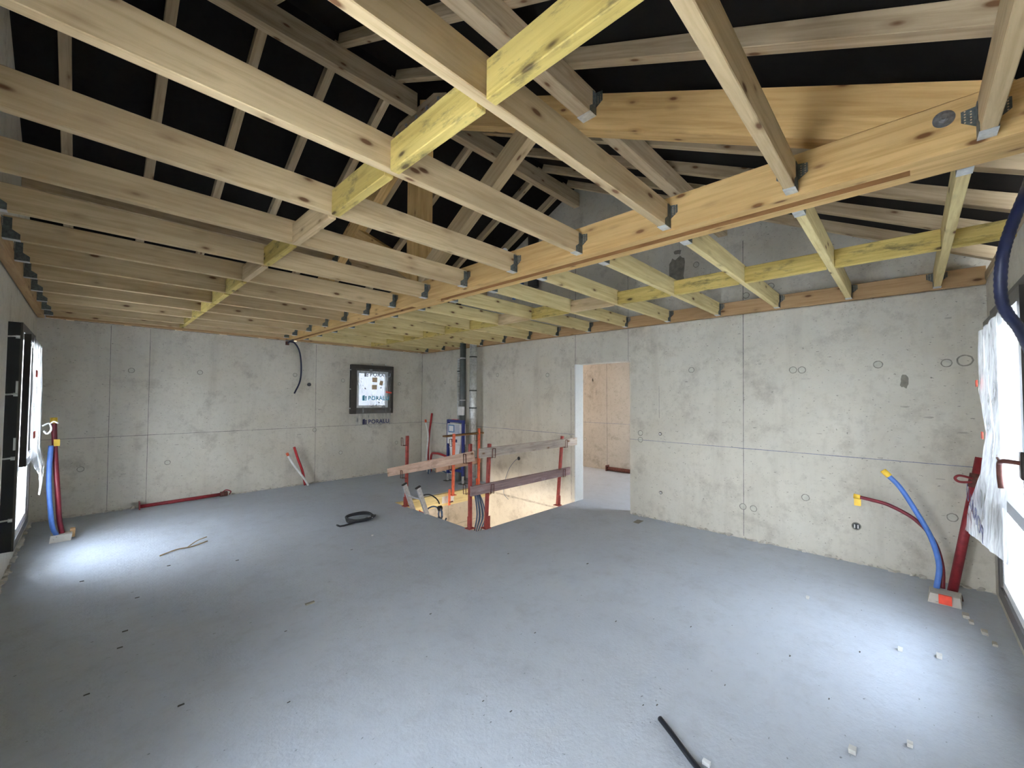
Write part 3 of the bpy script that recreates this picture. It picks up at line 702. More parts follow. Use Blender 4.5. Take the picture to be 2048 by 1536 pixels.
mx = Matrix.Translation((3.28, -0.262, 0.80)) @ Matrix.Rotation(0.04, 4, 'Z') @ Matrix.Rotation(-0.30, 4, 'Y') @ Matrix.Rotation(PI / 2, 4, 'X')
bm = text_bm('PORALU', 0.135, mx); child('printed_lettering', bm, 'ink_navy', s2)
# small window film, clear, with lettering
def f3(u, v):
    top = 2.10; bot = 0.98 + 0.05 * math.sin(u * 9)
    x = lerp(pw([(0, 3.56), (0.4, 3.61), (0.7, 3.57), (1, 3.56)], v)[0], pw([(0, 4.34), (0.4, 4.31), (0.75, 4.30), (1, 4.29)], v)[0], u)
    y = 7.638 - 0.012 * math.sin(v * PI) - (0.015 if v > 0.7 else 0)
    return [x, y, lerp(top, bot, v)]
s3 = film('plastic_film', f3, 36, 48, 0.012, (0, 1, 0), 'film', 9.1, 6)
tag(s3, 'clear printed plastic film hanging below the small square window', 'plastic film', 'protective films on the windows')
for k, (x, z, mt) in enumerate(((3.83, 1.955, 'sticker_grey'), (3.80, 1.49, 'ink_teal'), (3.81, 1.03, 'ink_navy'))):
    m4 = Matrix.Translation((x, 7.600, z)) @ Matrix.Rotation(PI / 2, 4, 'X')
    child('printed_lettering', text_bm('PORALU', 0.112, m4, bold=0.0022), mt, s3)
    bm = bmesh.new(); L = x - 0.115
    prism(bm, [(L, z - 0.01), (L + 0.045, z - 0.01), (L + 0.045, z + 0.095), (L, z + 0.085)], 7.600, 7.6015, 'y')
    for q in range(3): prism(bm, [(L + 0.052, z + 0.03 * q - 0.01), (L + 0.085, z + 0.03 * q - 0.005), (L + 0.085, z + 0.03 * q + 0.012), (L + 0.052, z + 0.03 * q + 0.012)], 7.600, 7.6015, 'y')
    child('printed_logo', bm, mt, s3)
for x, z, a in ((3.935, 1.89, 0.0), (3.93, 1.745, 0.0), (4.075, 1.83, 0.2)):
    bm = bmesh.new(); box(bm, (-0.052 + 0.018 * (a > 0), 0, -0.045), (0.052 - 0.018 * (a > 0), 0.003, 0.045), 0, Matrix.Translation((x, 7.603, z)) @ Matrix.Rotation(a, 4, 'Y')); child('paper_sticker', bm, 'kraft', s3)
for x, z in ((3.735, 1.715), (4.065, 1.735), (4.03, 1.44)):
    bm = bmesh.new(); disc(bm, (x, 7.602, z), (0, -1, 0), 0.013, 0.002, 12); child('dot_sticker', bm, 'chip_dark', s3)
bm = bmesh.new(); box(bm, (-0.065, 0, -0.016), (0.065, 0.003, 0.016), 0, Matrix.Translation((4.245, 7.608, 1.645)) @ Matrix.Rotation(0.12, 4, 'Y')); child('tape_strip', bm, 'red_tape', s3)

# ------------------------------------------------------------------ guard rail round the stair opening
def guard_post(x, y, mat, lean, hook, jaw, label, zb=0.0, hooks=(0.92, 0.48), H=1.0):
    e = empty('guard_post', (x, y, zb)); tag(e, label, 'guard post', 'guard posts round the stair opening')
    top = Vector((x + lean[0], y + lean[1], zb + H)); bot = Vector((x, y, zb)); hk = Vector((hook[0], hook[1], 0))
    m, L = frame_to(bot, top, (hook[0], hook[1], 0.001)); bm = bmesh.new(); box(bm, (-L / 2, -0.019, -0.019), (L / 2, 0.019, 0.019), 0, m, 0.003); child('pole', bm, mat, e)
    bm = bmesh.new(); box(bm, (x - 0.045, y - 0.045, zb), (x + 0.045, y + 0.045, zb + 0.008)); child('base_plate', bm, mat, e)
    bm = bmesh.new(); j = Vector((jaw[0], jaw[1], 0)); c = bot + j; s = Vector((-hk.y, hk.x, 0)) * 0.022 + hk * 0.004
    box(bm, (min(c.x - abs(s.x), c.x + abs(s.x)), min(c.y - abs(s.y), c.y + abs(s.y)), zb - 0.15), (c.x + abs(s.x), c.y + abs(s.y), zb + 0.11)); child('clamp_jaw', bm, mat, e)
    bm = bmesh.new(); tube(bm, [bot + Vector((0, 0, -0.10)), c + Vector((0, 0, -0.10))], 0.012, 8); child('clamp_screw', bm, 'rusty', e)
    for hz_ in hooks:
        p = bot.lerp(top, hz_ / H); side = Vector((-hk.y, hk.x, 0)) * 0.025
        bm = bmesh.new()
        for s_ in (-1, 1):
            tube(bm, [p + hk * 0.015 + side * s_ + Vector((0, 0, -0.065)), p + hk * 0.082 + side * s_ + Vector((0, 0, -0.065)), p + hk * 0.086 + side * s_ * 0.9 + Vector((0, 0, 0.045))], 0.0045, 8)
        tube(bm, [p + hk * 0.086 + side * 0.9 + Vector((0, 0, 0.045)), p + hk * 0.086 - side * 0.9 + Vector((0, 0, 0.045))], 0.0045, 8)
        child('board_hook', bm, 'rusty', e)
    return e
GX = 3.19
guard_post(GX, 3.775, 'red', (0.0, 0.01), (-1, 0), (0.05, 0.085), 'dark red guard post at the left side of the near opening corner', hooks=(0.84, 0.48))
guard_post(3.335, 3.655, 'red', (0.03, -0.02), (0, -1), (0.10, 0.06), 'dark red guard post holding both grey boards at the near opening corner', hooks=(0.905, 0.485))
guard_post(4.765, 3.690, 'red', (0.045, -0.05), (0, -1), (0.11, 0.05), 'red guard post holding both grey boards beside the doorway', hooks=(0.905, 0.485))
guard_post(GX, 5.185, 'red', (-0.0, -0.01), (-1, 0), (0.02, 0.075), 'red guard post beside the ladder, holding the rough pink board', hooks=(0.93, 0.47))
guard_post(4.18, 5.385, 'orange', (0.01, 0.0), (0, 1), (-0.07, 0.0), 'orange guard post clamped on the yellow trimmer in front of the cistern', zb=-0.045, hooks=(0.86, 0.47))
guard_post(4.88, 5.55, 'orange', (0.0, 0.0), (0, 1), (-0.03, 0.01), 'orange guard post on the trimmer in front of the galvanised duct', zb=0.0, hooks=(0.84, 0.425))
def board(p0, p1, wd, ht, mat, label, roll=0.0):
    q = timber('guard_board', p0, p1, wd, ht, mat, 0.002); tag(q, label, 'board', 'guard boards'); return q
board((3.165, 3.594, 0.907), (5.10, 3.594, 0.908), 0.027, 0.112, 'board_grey', 'upper weathered beige board in front of two posts, reaching the doorway')
board((3.05, 3.602, 0.487), (4.94, 3.602, 0.487), 0.027, 0.112, 'board_purple', 'lower purplish brown board in front of two posts')
board((3.140, 5.61, 0.426), (3.140, 3.66, 0.872), 0.030, 0.118, 'board_pink', 'rough pinkish board slanting along the ladder side of the opening')
board((3.9, 5.475, 0.40), (4.98, 5.605, 0.425), 0.027, 0.10, 'board_brown' if False else 'board_pink', 'low tan board behind the orange posts, in front of the cistern')
board((4.08, 5.49, 0.912), (5.0, 5.60, 0.912), 0.10, 0.027, 'board_brown', 'thin dark brown board across the orange post tops')
# trimmer beam at the far edge of the opening
q = timber('trimmer_beam', (HX0 + 0.01, HY1 - 0.035, -0.105), (XR - 0.06, HY1 - 0.035, -0.105), 0.06, 0.20, 'trimmer'); tag(q, 'yellow timber trimmer along the far edge of the stair opening', 'beam')
bm = bmesh.new(); box(bm, (4.00, HY1 - 0.0685, -0.16), (4.24, HY1 - 0.0655, -0.05)); child('steel_plate', bm, 'galv', q)
# ladder standing in the opening
e = empty('ladder', (3.3, 4.8, -1.0)); tag(e, 'aluminium ladder top poking out of the stair opening', 'ladder')
dl = Vector((-0.135, 0.0, 0.35)).normalized()
for y, h in ((4.99, 0.375), (4.65, 0.385)):
    p = Vector((3.175, y, 0.008)); top = p + dl * h; bot = p - dl * 2.6
    m, L = frame_to(bot, top, (0, 1, 0)); bm = bmesh.new(); box(bm, (-L / 2, -0.032, -0.012), (L / 2, 0.032, 0.012), 0, m, 0.003); st = child('stile', bm, 'alu', e)
    m, L = frame_to(top - dl * 0.004, top + dl * 0.012, (0, 1, 0)); bm = bmesh.new(); box(bm, (-L / 2, -0.036, -0.016), (L / 2, 0.036, 0.016), 0, m); child('end_cap', bm, 'cable_black', st)
for k in range(9):
    d = 0.205 - 0.28 * k; p = Vector((3.175, 4.64, 0.008)) + dl * d; bm = bmesh.new(); tube(bm, [p, p + Vector((0, 0.36, 0))], 0.014, 8); child('rung', bm, 'alu', e)
bm = bmesh.new(); P_ = smooth_path([(3.245, 4.94, -0.015), (3.25, 4.86, -0.03), (3.25, 4.78, -0.025), (3.245, 4.71, -0.03)], 5)
for a, b_ in zip(P_, P_[1:]): quad(bm, [a, b_, b_ + Vector((0.004, 0, -0.05)), a + Vector((0.004, 0, -0.05))], R.choice((0, 0, 1)))
bmesh.ops.solidify(bm, geom=bm.faces[:], thickness=0.002); tag(obj('hazard_tape', bm, ('red_tape', 'white_plastic')), 'red and white hazard tape lying behind the ladder at the opening edge', 'tape')
# hanging conduits
def spiral(c, ra, rb, n, pitch, tilt=0.0, seg=18):
    return [Vector(c) + Vector((ra * math.cos(2 * PI * k / seg) * 0.35 + R.uniform(-1, 1) * 0.006, ra * math.cos(2 * PI * k / seg) + R.uniform(-1, 1) * 0.008, rb * math.sin(2 * PI * k / seg) + pitch * k / seg)) for k in range(int(n * seg))]
bm = T([(3.30, 4.98, 0.13)] + [(3.31, 4.93, 0.175), (3.33, 4.82, 0.20), (3.34, 4.72, 0.185), (3.35, 4.65, 0.15), (3.355, 4.615, 0.105)], 0.009, 8, sm=5)
tag(obj('black_cable', bm, 'cable_black', smooth=True), 'thin black cable arching over the slate coil beside the ladder', 'cable')
bm = bmesh.new(); tube(bm, smooth_path([(3.22, 4.85, -0.10), (3.28, 4.84, -0.02), (3.33, 4.76, 0.045), (3.35, 4.66, 0.05)] + spiral((3.36, 4.60, -0.02), 0.075, 0.085, 3, -0.012) + [(3.36, 4.56, -0.10), (3.35, 4.50, -0.12), (3.34, 4.44, -0.05)], 3), 0.011, 8); coil = obj('conduit_coil', bm, 'cable_slate', smooth=True)
tag(coil, 'slate blue conduit coil hanging in the stair opening beside the ladder', 'conduit')
bm = bmesh.new(); tube(bm, [(3.335, 4.60, 0.05), (3.375, 4.60, 0.05)], 0.035, 10); child('binding', bm, 'cable_black', coil)
for k in range(6):
    dx = (k % 3 - 1) * 0.024; dy = (k // 3) * 0.030; bow = 0.020 + 0.028 * (k % 3) - 0.012 * (k // 3)
    pts = [(3.33 + dx, 3.80 + dy, 0.38), (3.345 + dx, 3.79 + dy - bow * 0.6, 0.26), (3.355 + dx, 3.79 + dy - bow, 0.10), (3.345 + dx, 3.82 + dy - bow * 0.4, -0.08), (3.33 + dx, 3.84 + dy, -0.35), (3.33 + dx, 3.84 + dy, -1.2)]
    tag(obj('grey_conduit', T(pts, 0.0095, 8, sm=6), 'cable_slate', smooth=True), 'one of six slate blue conduits rising in a bundle at the near opening corner', 'conduit', 'conduits in the opening corner')

# ------------------------------------------------------------------ sanitary corner
e = empty('cistern_frame', (4.72, 6.0, 0)); tag(e, 'blue steel support frame with a built-in white cistern, before the pipes', 'toilet frame')
y0, y1 = 5.775, 6.215; fx = 4.68
for y in (y0, y1):
    bm = B((fx, y - 0.022, 0.14), (fx + 0.045, y + 0.022, 1.14), 0.003); up_ = child('upright', bm, 'wc_blue', e)
    lg = child('leg', B((fx + 0.006, y - 0.015, 0.01), (fx + 0.039, y + 0.015, 0.16)), 'galv', e)
    child('foot_plate', B((fx - 0.05, y - 0.05, 0.001), (fx + 0.10, y + 0.05, 0.010)), 'galv_dull', lg)
child('cross_rail', B((fx + 0.005, y0 + 0.022, 1.09), (fx + 0.04, y1 - 0.022, 1.14)), 'wc_blue', e)
child('cross_rail', B((fx + 0.005, y0 + 0.022, 0.20), (fx + 0.04, y1 - 0.022, 0.25)), 'wc_blue', e)
bm = bmesh.new(); prism(bm, [(y0 + 0.03, 0.70), (y1 - 0.03, 0.70), (y1 - 0.03, 1.07), (y0 + 0.03, 1.07)], fx - 0.02, fx + 0.10, 'x'); prism(bm, [(y0 + 0.13, 0.36), (y1 - 0.16, 0.36), (y1 - 0.06, 0.69), (y0 + 0.04, 0.69)], fx - 0.005, fx + 0.08, 'x')
ci = child('cistern', bm, 'white_plastic', e)
child('flush_plate_cover', B((fx - 0.024, y0 + 0.05, 0.90), (fx - 0.0205, y1 - 0.05, 1.06)), 'sticker_grey', ci)
bm = bmesh.new(); box(bm, (fx - 0.027, y0 + 0.20, 0.915), (fx - 0.0245, y1 - 0.07, 1.045)); child('flush_hatch', bm, 'ink_blue', ci)
child('hatch_window', B((fx - 0.030, y0 + 0.22, 0.93), (fx - 0.0275, y1 - 0.09, 1.03)), 'frame_white', ci)
child('printed_mark', B((fx - 0.023, y0 + 0.12, 0.585 + 0.15), (fx - 0.0205, y0 + 0.27, 0.64 + 0.15)), 'ink_navy', ci)
child('warning_sticker', B((fx - 0.004, y0 + 0.15, 1.141), (fx + 0.04, y1 - 0.12, 1.146)), 'red_tape', e)
bm = bmesh.new(); disc(bm, (fx - 0.01, 5.985, 0.30), (1, 0, 0), 0.06, 0.06, 18); child('waste_cap', bm, 'yellow_tape', e)
bm = T([(fx + 0.02, 5.985, 0.30), (fx + 0.06, 5.985, 0.27), (fx + 0.08, 5.985, 0.16), (fx + 0.08, 5.985, 0.02)], 0.05, 14, sm=5); child('waste_elbow', bm, 'pipe_grey', e)
# ducts and pipes
def strap_ring(c, r, z): bm = bmesh.new(); tube(bm, [(c[0], c[1], z - 0.012), (c[0], c[1], z + 0.012)], r + 0.004, 18); return bm
bm = bmesh.new(); P_ = [(4.93, 5.78, 0.01 + 0.008 * k) for k in range(0, 330)]; tube(bm, [(4.93, 5.782, 0.012), (4.93, 5.782, 2.70)], 0.066, 22)
for k in range(27): tube(bm, [(4.93, 5.782, 0.09 + 0.097 * k), (4.93, 5.782, 0.098 + 0.097 * k)], 0.0685, 22)
du = obj('spiral_duct', bm, 'galv', smooth=False); tag(du, 'galvanised spiral duct rising floor to joists behind the guard rail', 'duct')
for z in (0.37, 1.36, 1.68, 2.30): child('pipe_clip', strap_ring((4.93, 5.782), 0.066, z), 'galv_dull', du)
bm = bmesh.new(); tube(bm, [(4.90, 6.045, 0.35), (4.90, 6.045, 2.72)], 0.055, 18); du = obj('soil_pipe', bm, 'pipe_grey'); tag(du, 'dark grey plastic soil pipe rising behind the cistern frame', 'pipe')
for z in (1.5, 2.29): child('pipe_clip', strap_ring((4.90, 6.045), 0.055, z), 'galv', du)
child('pipe_socket', (lambda b: (tube(b, [(4.90, 6.045, 0.01), (4.90, 6.045, 0.36)], 0.064, 18), b)[1])(bmesh.new()), 'pipe_grey', du)
bm = bmesh.new(); tube(bm, [(4.93, 6.20, 0.005), (4.93, 6.20, 2.29)], 0.028, 12, 0); 
for k in range(38): tube(bm, [(4.93, 6.20, 0.42 + 0.05 * k), (4.93, 6.20, 0.445 + 0.05 * k)], 0.031, 12)
q = obj('ribbed_conduit', bm, 'galv'); tag(q, 'thin ribbed metal conduit left of the dark soil pipe', 'conduit'); child('pipe_clip', strap_ring((4.93, 6.20), 0.031, 2.05), 'galv_dull', q)
bm = B((4.78, 5.90, 1.22), (4.84, 6.05, 1.385), 0.012); tag(obj('foam_block', bm, 'white_plastic'), 'white foam block wedged against the dark soil pipe', 'block')
# corner tubes
tag(obj('red_conduit', T([(5.0, 7.26, 0.01), (5.0, 7.30, 0.35), (5.0, 7.27, 0.75), (5.0, 7.175, 1.215)], 0.021, 10, sm=8), 'pipe_red', smooth=True), 'upright red conduit in the room corner beside a white tube', 'conduit')
q = obj('white_tube', T([(4.92, 7.20, 0.01), (4.92, 7.235, 0.30), (4.92, 7.19, 0.76), (4.93, 7.29, 1.03)], 0.017, 10, sm=8), 'pipe_white', smooth=True); tag(q, 'white tube with orange cap standing in the room corner', 'tube')
child('cap', T([(4.93, 7.288, 1.02), (4.93, 7.305, 1.08)], 0.022, 10), 'orange_cap', q)
tag(obj('red_conduit', T([(4.98, 7.17, 0.01), (4.98, 7.17, 0.26), (4.95, 7.09, 0.385), (4.9, 6.9, 0.42), (4.85, 6.65, 0.43), (4.80, 6.25, 0.40)], 0.022, 10, sm=8), 'pipe_red', smooth=True), 'red conduit bending from the corner floor toward the blue frame', 'conduit')
for k, (mt, nm) in enumerate((('pipe_blue', 'blue'), ('pipe_white', 'white'), ('cable_slate', 'slate'))):
    y = 7.08 - 0.045 * k
    tag(obj('supply_hose', T([(4.90 - 0.05 * k, y, 0.01), (4.90 - 0.05 * k, y - 0.03, 0.13), (4.88 - 0.05 * k, y - 0.18, 0.19 - 0.02 * k), (4.84 - 0.045 * k, y - 0.5, 0.17 - 0.01 * k), (4.83 - 0.045 * k, 6.3, 0.12)], 0.016, 10, sm=8), mt, smooth=True), f'{nm} supply hose curving low from the corner to the blue frame', 'hose')

# ------------------------------------------------------------------ along the back wall
q = obj('white_tube', T([(2.70, 7.55, 0.01), (2.62, 7.55, 0.15), (2.45, 7.55, 0.40), (2.36, 7.55, 0.565)], 0.017, 10, sm=8), 'pipe_white', smooth=True); tag(q, 'white tube with orange cap leaning by the back wall below the small window', 'tube')
child('cap', T([(2.368, 7.55, 0.553), (2.347, 7.55, 0.60)], 0.022, 10), 'orange_cap', q)
tag(obj('red_conduit', T([(2.665, 7.60, 0.01), (2.62, 7.60, 0.25), (2.54, 7.60, 0.48), (2.475, 7.60, 0.685)], 0.021, 10, sm=8), 'pipe_red', smooth=True), 'red conduit rising beside the white tube at the back wall', 'conduit')
e = empty('steel_prop', (0.6, 7.62, 0)); tag(e, 'red steel prop lying on the floor along the back wall', 'prop')
bm = bmesh.new(); tube(bm, [(0.53, 7.60, 0.035), (1.50, 7.60, 0.052)], 0.024, 12); child('tube', bm, 'red_prop', e)
bm = bmesh.new(); tube(bm, [(1.44, 7.60, 0.051), (1.53, 7.60, 0.052)], 0.038, 12); child('collar', bm, 'rusty', e)
bm = bmesh.new(); tube(bm, smooth_path([(1.46, 7.56, 0.09), (1.50, 7.53, 0.12), (1.56, 7.53, 0.09), (1.55, 7.57, 0.04)], 5), 0.008, 8); child('handle', bm, 'red_prop', e)
child('end_plate', B((0.515, 7.54, 0.001), (0.527, 7.66, 0.10)), 'red_prop', e)
q = obj('hanging_conduit', T([(2.36, 7.69, 2.46), (2.37, 7.60, 2.49), (2.46, 7.62, 2.47), (2.55, 7.66, 2.33), (2.585, 7.67, 2.07), (2.565, 7.66, 1.82), (2.475, 7.65, 1.605)], 0.0135, 10, sm=8), 'cable_navy', smooth=True); tag(q, 'black conduit hanging from the tie beam end on the back wall', 'conduit')
child('bracket', B((2.335, 7.66, 2.44), (2.38, 7.715, 2.50)), 'rusty', q)
bm = bmesh.new(); disc(bm, (2.736, YB - 0.003, 1.768), (0, -1, 0), 0.032, 0.02, 14); tag(obj('junction_box', bm, 'cable_black'), 'small black round box on the back wall beside the hanging conduit', 'electrical box')

# ------------------------------------------------------------------ hoses at both ends
def rock(c, sx, sy, sz, n=26):
    bm = bmesh.new(); vs = []
    for _ in range(n): vs.append(bm.verts.new((c[0] + R.uniform(-1, 1) * sx, c[1] + R.uniform(-1, 1) * sy, max(0.001, c[2] + R.uniform(-1, 1) * sz))))
    for a in (-1, 1):
        for b_ in (-1, 1):
            for d in (-1, 1): vs.append(bm.verts.new((c[0] + a * sx * R.uniform(0.8, 1), c[1] + b_ * sy * R.uniform(0.8, 1), max(0.001, c[2] + d * sz * R.uniform(0.85, 1)))))
    r = bmesh.ops.convex_hull(bm, input=vs); bmesh.ops.delete(bm, geom=[v for v in bm.verts if not v.link_faces], context='VERTS')
    return bm
mb = obj('mortar_block', rock((-0.165, 6.56, 0.038), 0.085, 0.075, 0.042), 'mortar'); tag(mb, 'small mortar block holding two hoses near the left window', 'mortar block')
child('brick_chip', rock((-0.085, 6.60, 0.06), 0.022, 0.03, 0.05, 10), 'ledger', mb)
q = obj('red_hose', T([(-0.160, 6.56, 0.07), (-0.185, 6.52, 0.25), (-0.205, 6.5, 0.55), (-0.235, 6.5, 0.98), (-0.25, 6.5, 1.28)], 0.022, 10, sm=10), 'pipe_darkred', smooth=True); tag(q, 'dark red hose with yellow tip standing beside the left window', 'hose')
child('tape_end', T([(-0.250, 6.5, 1.26), (-0.252, 6.5, 1.32)], 0.027, 10), 'yellow_tape', q); child('tape_tab', B((-0.245, 6.47, 1.02), (-0.20, 6.48, 1.09)), 'yellow_tape', q)
tag(obj('blue_hose', T([(-0.20, 6.53, 0.07), (-0.232, 6.455, 0.2), (-0.258, 6.45, 0.5), (-0.268, 6.45, 0.75), (-0.262, 6.45, 1.03)], 0.021, 10, sm=10), 'pipe_blue', smooth=True), 'blue hose bundled with the dark red one beside the left window', 'hose')
mb = obj('mortar_block', rock((4.63, -0.165, 0.038), 0.085, 0.095, 0.040), 'mortar'); tag(mb, 'small mortar block with red tape in the corner by the doorway wall', 'mortar block')
child('tape_strip', B((4.535, -0.20, 0.012), (4.552, -0.13, 0.080)), 'red_tape', mb)
q = obj('blue_hose', T([(4.70, -0.125, 0.07), (4.72, -0.143, 0.25), (4.72, -0.102, 0.456), (4.72, -0.015, 0.657), (4.72, 0.071, 0.826), (4.72, 0.15, 0.925)], 0.019, 10, sm=10), 'pipe_blue', smooth=True); tag(q, 'blue hose with yellow tip curving up before the doorway wall', 'hose')
child('tape_end', T([(4.72, 0.135, 0.91), (4.72, 0.175, 0.955)], 0.023, 10), 'yellow_tape', q)
q = obj('red_hose', T([(4.73, -0.160, 0.07), (4.76, -0.160, 0.246), (4.77, -0.115, 0.431), (4.77, -0.013, 0.569), (4.77, 0.136, 0.655), (4.77, 0.263, 0.683), (4.77, 0.345, 0.694)], 0.015, 10, sm=10), 'pipe_darkred', smooth=True); tag(q, 'dark red hose with yellow tip drooping before the doorway wall', 'hose')
te = child('tape_end', T([(4.77, 0.33, 0.692), (4.77, 0.375, 0.697)], 0.021, 10), 'yellow_tape', q); child('tape_flap', B((4.765, 0.325, 0.615), (4.769, 0.372, 0.69)), 'yellow_tape', q)
e = empty('steel_prop', (4.76, -0.21, 0)); tag(e, 'red steel prop leaning behind the loose film in the near corner', 'prop')
p0, p1 = Vector((4.80, -0.212, 0.02)), Vector((4.93, -0.395, 1.10)); bm = bmesh.new(); tube(bm, [p0, p1], 0.030, 14); child('tube', bm, 'red_prop', e)
bm = bmesh.new(); box(bm, (4.74, -0.27, 0.001), (4.86, -0.15, 0.012)); child('end_plate', bm, 'rusty', e)
pm = p0.lerp(p1, 0.84); bm = bmesh.new(); tube(bm, smooth_path([pm + Vector((-0.03, 0.02, 0.01)), pm + Vector((-0.04, 0.09, 0.025)), pm + Vector((-0.04, 0.115, 0.0)), pm + Vector((-0.04, 0.09, -0.025)), pm + Vector((-0.03, 0.02, -0.02))], 5), 0.009, 8); child('handle', bm, 'red_prop', e)
bm = bmesh.new(); tube(bm, [p0.lerp(p1, 0.78), p0.lerp(p1, 0.88)], 0.040, 14); child('collar', bm, 'rusty', e)
e = empty('steel_prop', (7.8, 4.5, 0)); tag(e, 'dark red steel prop on the landing floor seen through the doorway', 'prop')
bm = bmesh.new(); tube(bm, [(7.76, 4.66, 0.05), (7.76, 3.4, 0.05)], 0.042, 12); child('tube', bm, 'rusty', e); child('end_plate', B((7.70, 4.665, 0.001), (7.83, 4.68, 0.12)), 'rusty', e)
q = obj('hanging_conduit', T([(2.75, -0.40, 2.52), (2.45, -0.36, 2.46), (2.10, -0.285, 2.24), (2.03, -0.240, 2.10), (2.01, -0.218, 1.99), (2.05, -0.222, 1.87), (2.16, -0.27, 1.79), (2.4, -0.33, 1.70), (2.6, -0.36, 1.66)], 0.0145, 12, 0.10, 14), 'cable_navy', smooth=True); tag(q, 'thick navy conduit looping down in front of the handled window', 'conduit')

# ------------------------------------------------------------------ boxes and wires on the doorway wall
for y, z, lab in ((0.386, 0.351, 'near the floor below the yellow-tipped red hose'), (2.303, 0.353, 'low on the wall right of the doorway'), (2.305, 1.10, 'at handle height right of the doorway')):
    r_ = 0.036 if y < 1 else 0.022
    e = empty('junction_box', (XR - 0.002, y, z)); tag(e, f'round electrical box set in the concrete {lab}', 'electrical box')
    bm = bmesh.new(); tube(bm, [(XR - 0.0025, y, z), (XR - 0.010, y, z)], r_, 18, cap=True); child('rim', bm, 'stain', e)
    bm = bmesh.new(); disc(bm, (XR - 0.010, y, z), (-1, 0, 0), r_ * 0.78, 0.001, 16); child('socket', bm, 'cable_black', e)
    for s_ in (-1, 1): child('terminal', B((XR - 0.016, y + s_ * r_ * 0.35 - 0.005, z - r_ * 0.5), (XR - 0.0112, y + s_ * r_ * 0.35 + 0.005, z + r_ * 0.45)), 'chip_light', e)
e = obj('wall_wire', T([(XR - 0.01, 4.80, 0.52), (XR - 0.05, 4.86, 0.46), (XR - 0.04, 5.0, 0.30), (XR - 0.03, 5.10, 0.08), (XR - 0.03, 5.12, -0.12), (XR - 0.04, 5.0, -0.2)], 0.004, 6, sm=8), 'cable_slate', smooth=True); tag(e, 'thin grey wire hanging from a black hole above the stair opening', 'wire')
bm = bmesh.new(); disc(bm, (XR - 0.003, 4.79, 0.52), (-1, 0, 0), 0.030, 0.006, 14); child('wire_gland', bm, 'cable_black', e)
# roof vent at the gable
bm = bmesh.new(); tube(bm, [(5.015, 4.39, 3.36), (5.015, 4.39, 4.30)], 0.09, 16); tag(obj('vent_pipe', bm, 'duct_dark'), 'dark vent pipe rising to the roof behind the tie beam', 'pipe')
tag(obj('blue_hose', T([(4.93, 4.75, 3.20), (4.92, 4.68, 3.40), (4.95, 4.60, 3.47), (4.90, 4.53, 3.40), (4.86, 4.53, 3.30), (4.93, 4.62, 3.22)], 0.03, 10, sm=6), 'pipe_blue', smooth=True), 'blue hose loop tucked by the vent pipe above the joists', 'hose')
bm = bmesh.new(); disc(bm, (4.80, 4.84, 4.02), (-0.5, -0.6, -0.6), 0.05, 0.03, 16); tag(obj('round_vent', bm, 'white_plastic'), 'small white round cap fixed under a far-slope rafter', 'cap')

# ------------------------------------------------------------------ loose things on the floor
bm = bmesh.new(); pts = []
for k in range(54):
    a = 2 * PI * k / 18; rr = 0.17 + 0.03 * math.sin(k * 0.37); pts.append((2.42 + rr * 1.0 * math.cos(a) + 0.02 * math.sin(k), 5.02 + rr * 0.75 * math.sin(a), 0.012 + 0.011 * (k // 18) + 0.02 * max(0, math.sin(a))))
pts = [(2.12, 4.98, 0.010), (2.17, 4.90, 0.010)] + pts; tube(bm, smooth_path(pts, 3), 0.011, 8); q = obj('cable_coil', bm, 'cable_black', smooth=True); tag(q, 'black cable coil lying on the floor left of the stair opening', 'cable')
child('paper_tag', B((2.50, 4.90, 0.030), (2.54, 4.96, 0.036)), 'white_plastic', q)
tag(obj('black_cable', T([(1.962, 0.895, 0.012), (1.915, 0.82, 0.013), (1.865, 0.745, 0.013), (1.822, 0.679, 0.013), (1.76, 0.58, 0.013), (1.68, 0.48, 0.013)], 0.0125, 10, sm=8), 'cable_black', smooth=True), 'short black cable end lying on the floor in the foreground', 'cable')
bm = bmesh.new(); box(bm, (1.862, 0.635, 0.001), (1.882, 0.665, 0.016)); q = obj('cable_tag', bm, 'white_plastic'); tag(q, 'tiny white tag lying beside the foreground cable end', 'tag')
bm = bmesh.new(); tube(bm, smooth_path([(0.52, 5.25, 0.006), (0.66, 5.33, 0.010), (0.78, 5.33, 0.008), (0.92, 5.40, 0.012)], 5), 0.006, 6); tube(bm, smooth_path([(0.74, 5.33, 0.009), (0.84, 5.46, 0.02), (0.93, 5.50, 0.03)], 4), 0.005, 6); tag(obj('dry_twig', bm, 'straw', smooth=True), 'forked dry twig lying on the bright patch of floor', 'twig')
bm = bmesh.new(); prism(bm, [(4.78, 2.44), (4.94, 2.45), (4.93, 2.53), (4.79, 2.52)], 0.0005, 0.003, 'z'); structure(obj('trim_2', bm, 'stain'), 'small chipped recess in the floor beside the doorway')
def onfloor(px, py):
    d = fw * 819.82 + r2 * (px - 1024) - u2 * (py - 768); t = -EYE / d.z; return d.x * t, d.y * t
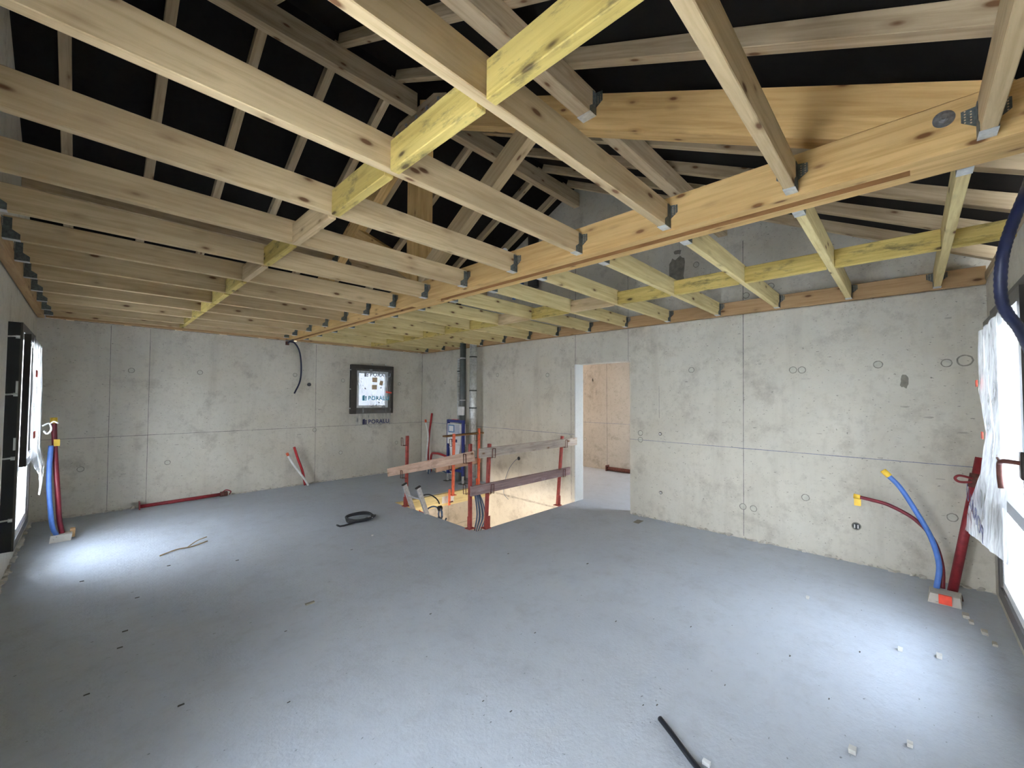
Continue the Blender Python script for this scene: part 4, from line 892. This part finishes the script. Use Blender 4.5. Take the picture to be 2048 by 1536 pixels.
for k, (x, y, q) in enumerate(((4.42, -0.26, 0.030), (4.33, -0.28, 0.022), (4.20, -0.33, 0.026), (4.05, -0.36, 0.020))):
    tag(obj('mortar_crumb', rock((x, y, q * 0.4), q * 1.3, q * 0.6, q * 0.4, 10), 'mortar'), 'one of the mortar crumbs trailing from the red-taped block toward the handled window', 'mortar crumb', 'mortar crumbs in the near corner')
STONES = [(2.389, 0.21, 0.020, 'in the right foreground, the largest'), (2.615, 0.028, 0.016, 'in the right foreground beyond the largest one'), (3.55, 0.07, 0.018, 'below the handled window'), (3.62, -0.10, 0.020, 'against the handled window wall'), (2.25, 4.35, 0.012, 'left of the black cable coil'), (3.95, 0.60, 0.016, 'before the doorway wall hoses')]
for x, y, s, lab in STONES:
    tag(obj('stone', rock((x, y, s * 0.55), s, s * 0.7, s * 0.55, 10), 'chip_light'), f'pale stone chip on the floor {lab}', 'stone', 'pale stone chips')
CHIPS = [(0.208, 3.75, 0.022), (1.197, 3.262, 0.05), (0.364, 2.663, 0.02), (0.033, 3.104, 0.018), (0.175, 3.529, 0.02), (2.098, 1.81, 0.012), (0.55, 4.9, 0.02), (1.02, 4.6, 0.02), (0.95, 3.0, 0.012), (1.9, 4.1, 0.018), (2.6, 1.5, 0.013), (2.9, 1.1, 0.012), (3.0, 0.55, 0.014), (2.45, 0.75, 0.010), (1.75, 2.5, 0.014), (0.75, 2.3, 0.012), (3.3, 2.2, 0.02), (2.95, 2.9, 0.016), (1.45, 1.6, 0.010), (1.5, 1.45, 0.012), (2.72, 0.33, 0.011), (3.35, 0.25, 0.014), (2.05, 0.95, 0.012), (2.0, 1.0, 0.010), (0.3, 4.3, 0.02), (0.0, 5.0, 0.02)]
for k, (x, y, s) in enumerate(CHIPS):
    tag(obj('debris_chip', rock((x, y, s * 0.12), s * 0.7, s * 0.26, s * 0.12, 8), 'chip_dark' if k != 1 else 'stain'), 'long splinter of dark debris in the middle of the floor' if k == 1 else 'one of the dark crumbs scattered over the bare concrete floor', 'debris', 'dark crumbs on the floor')
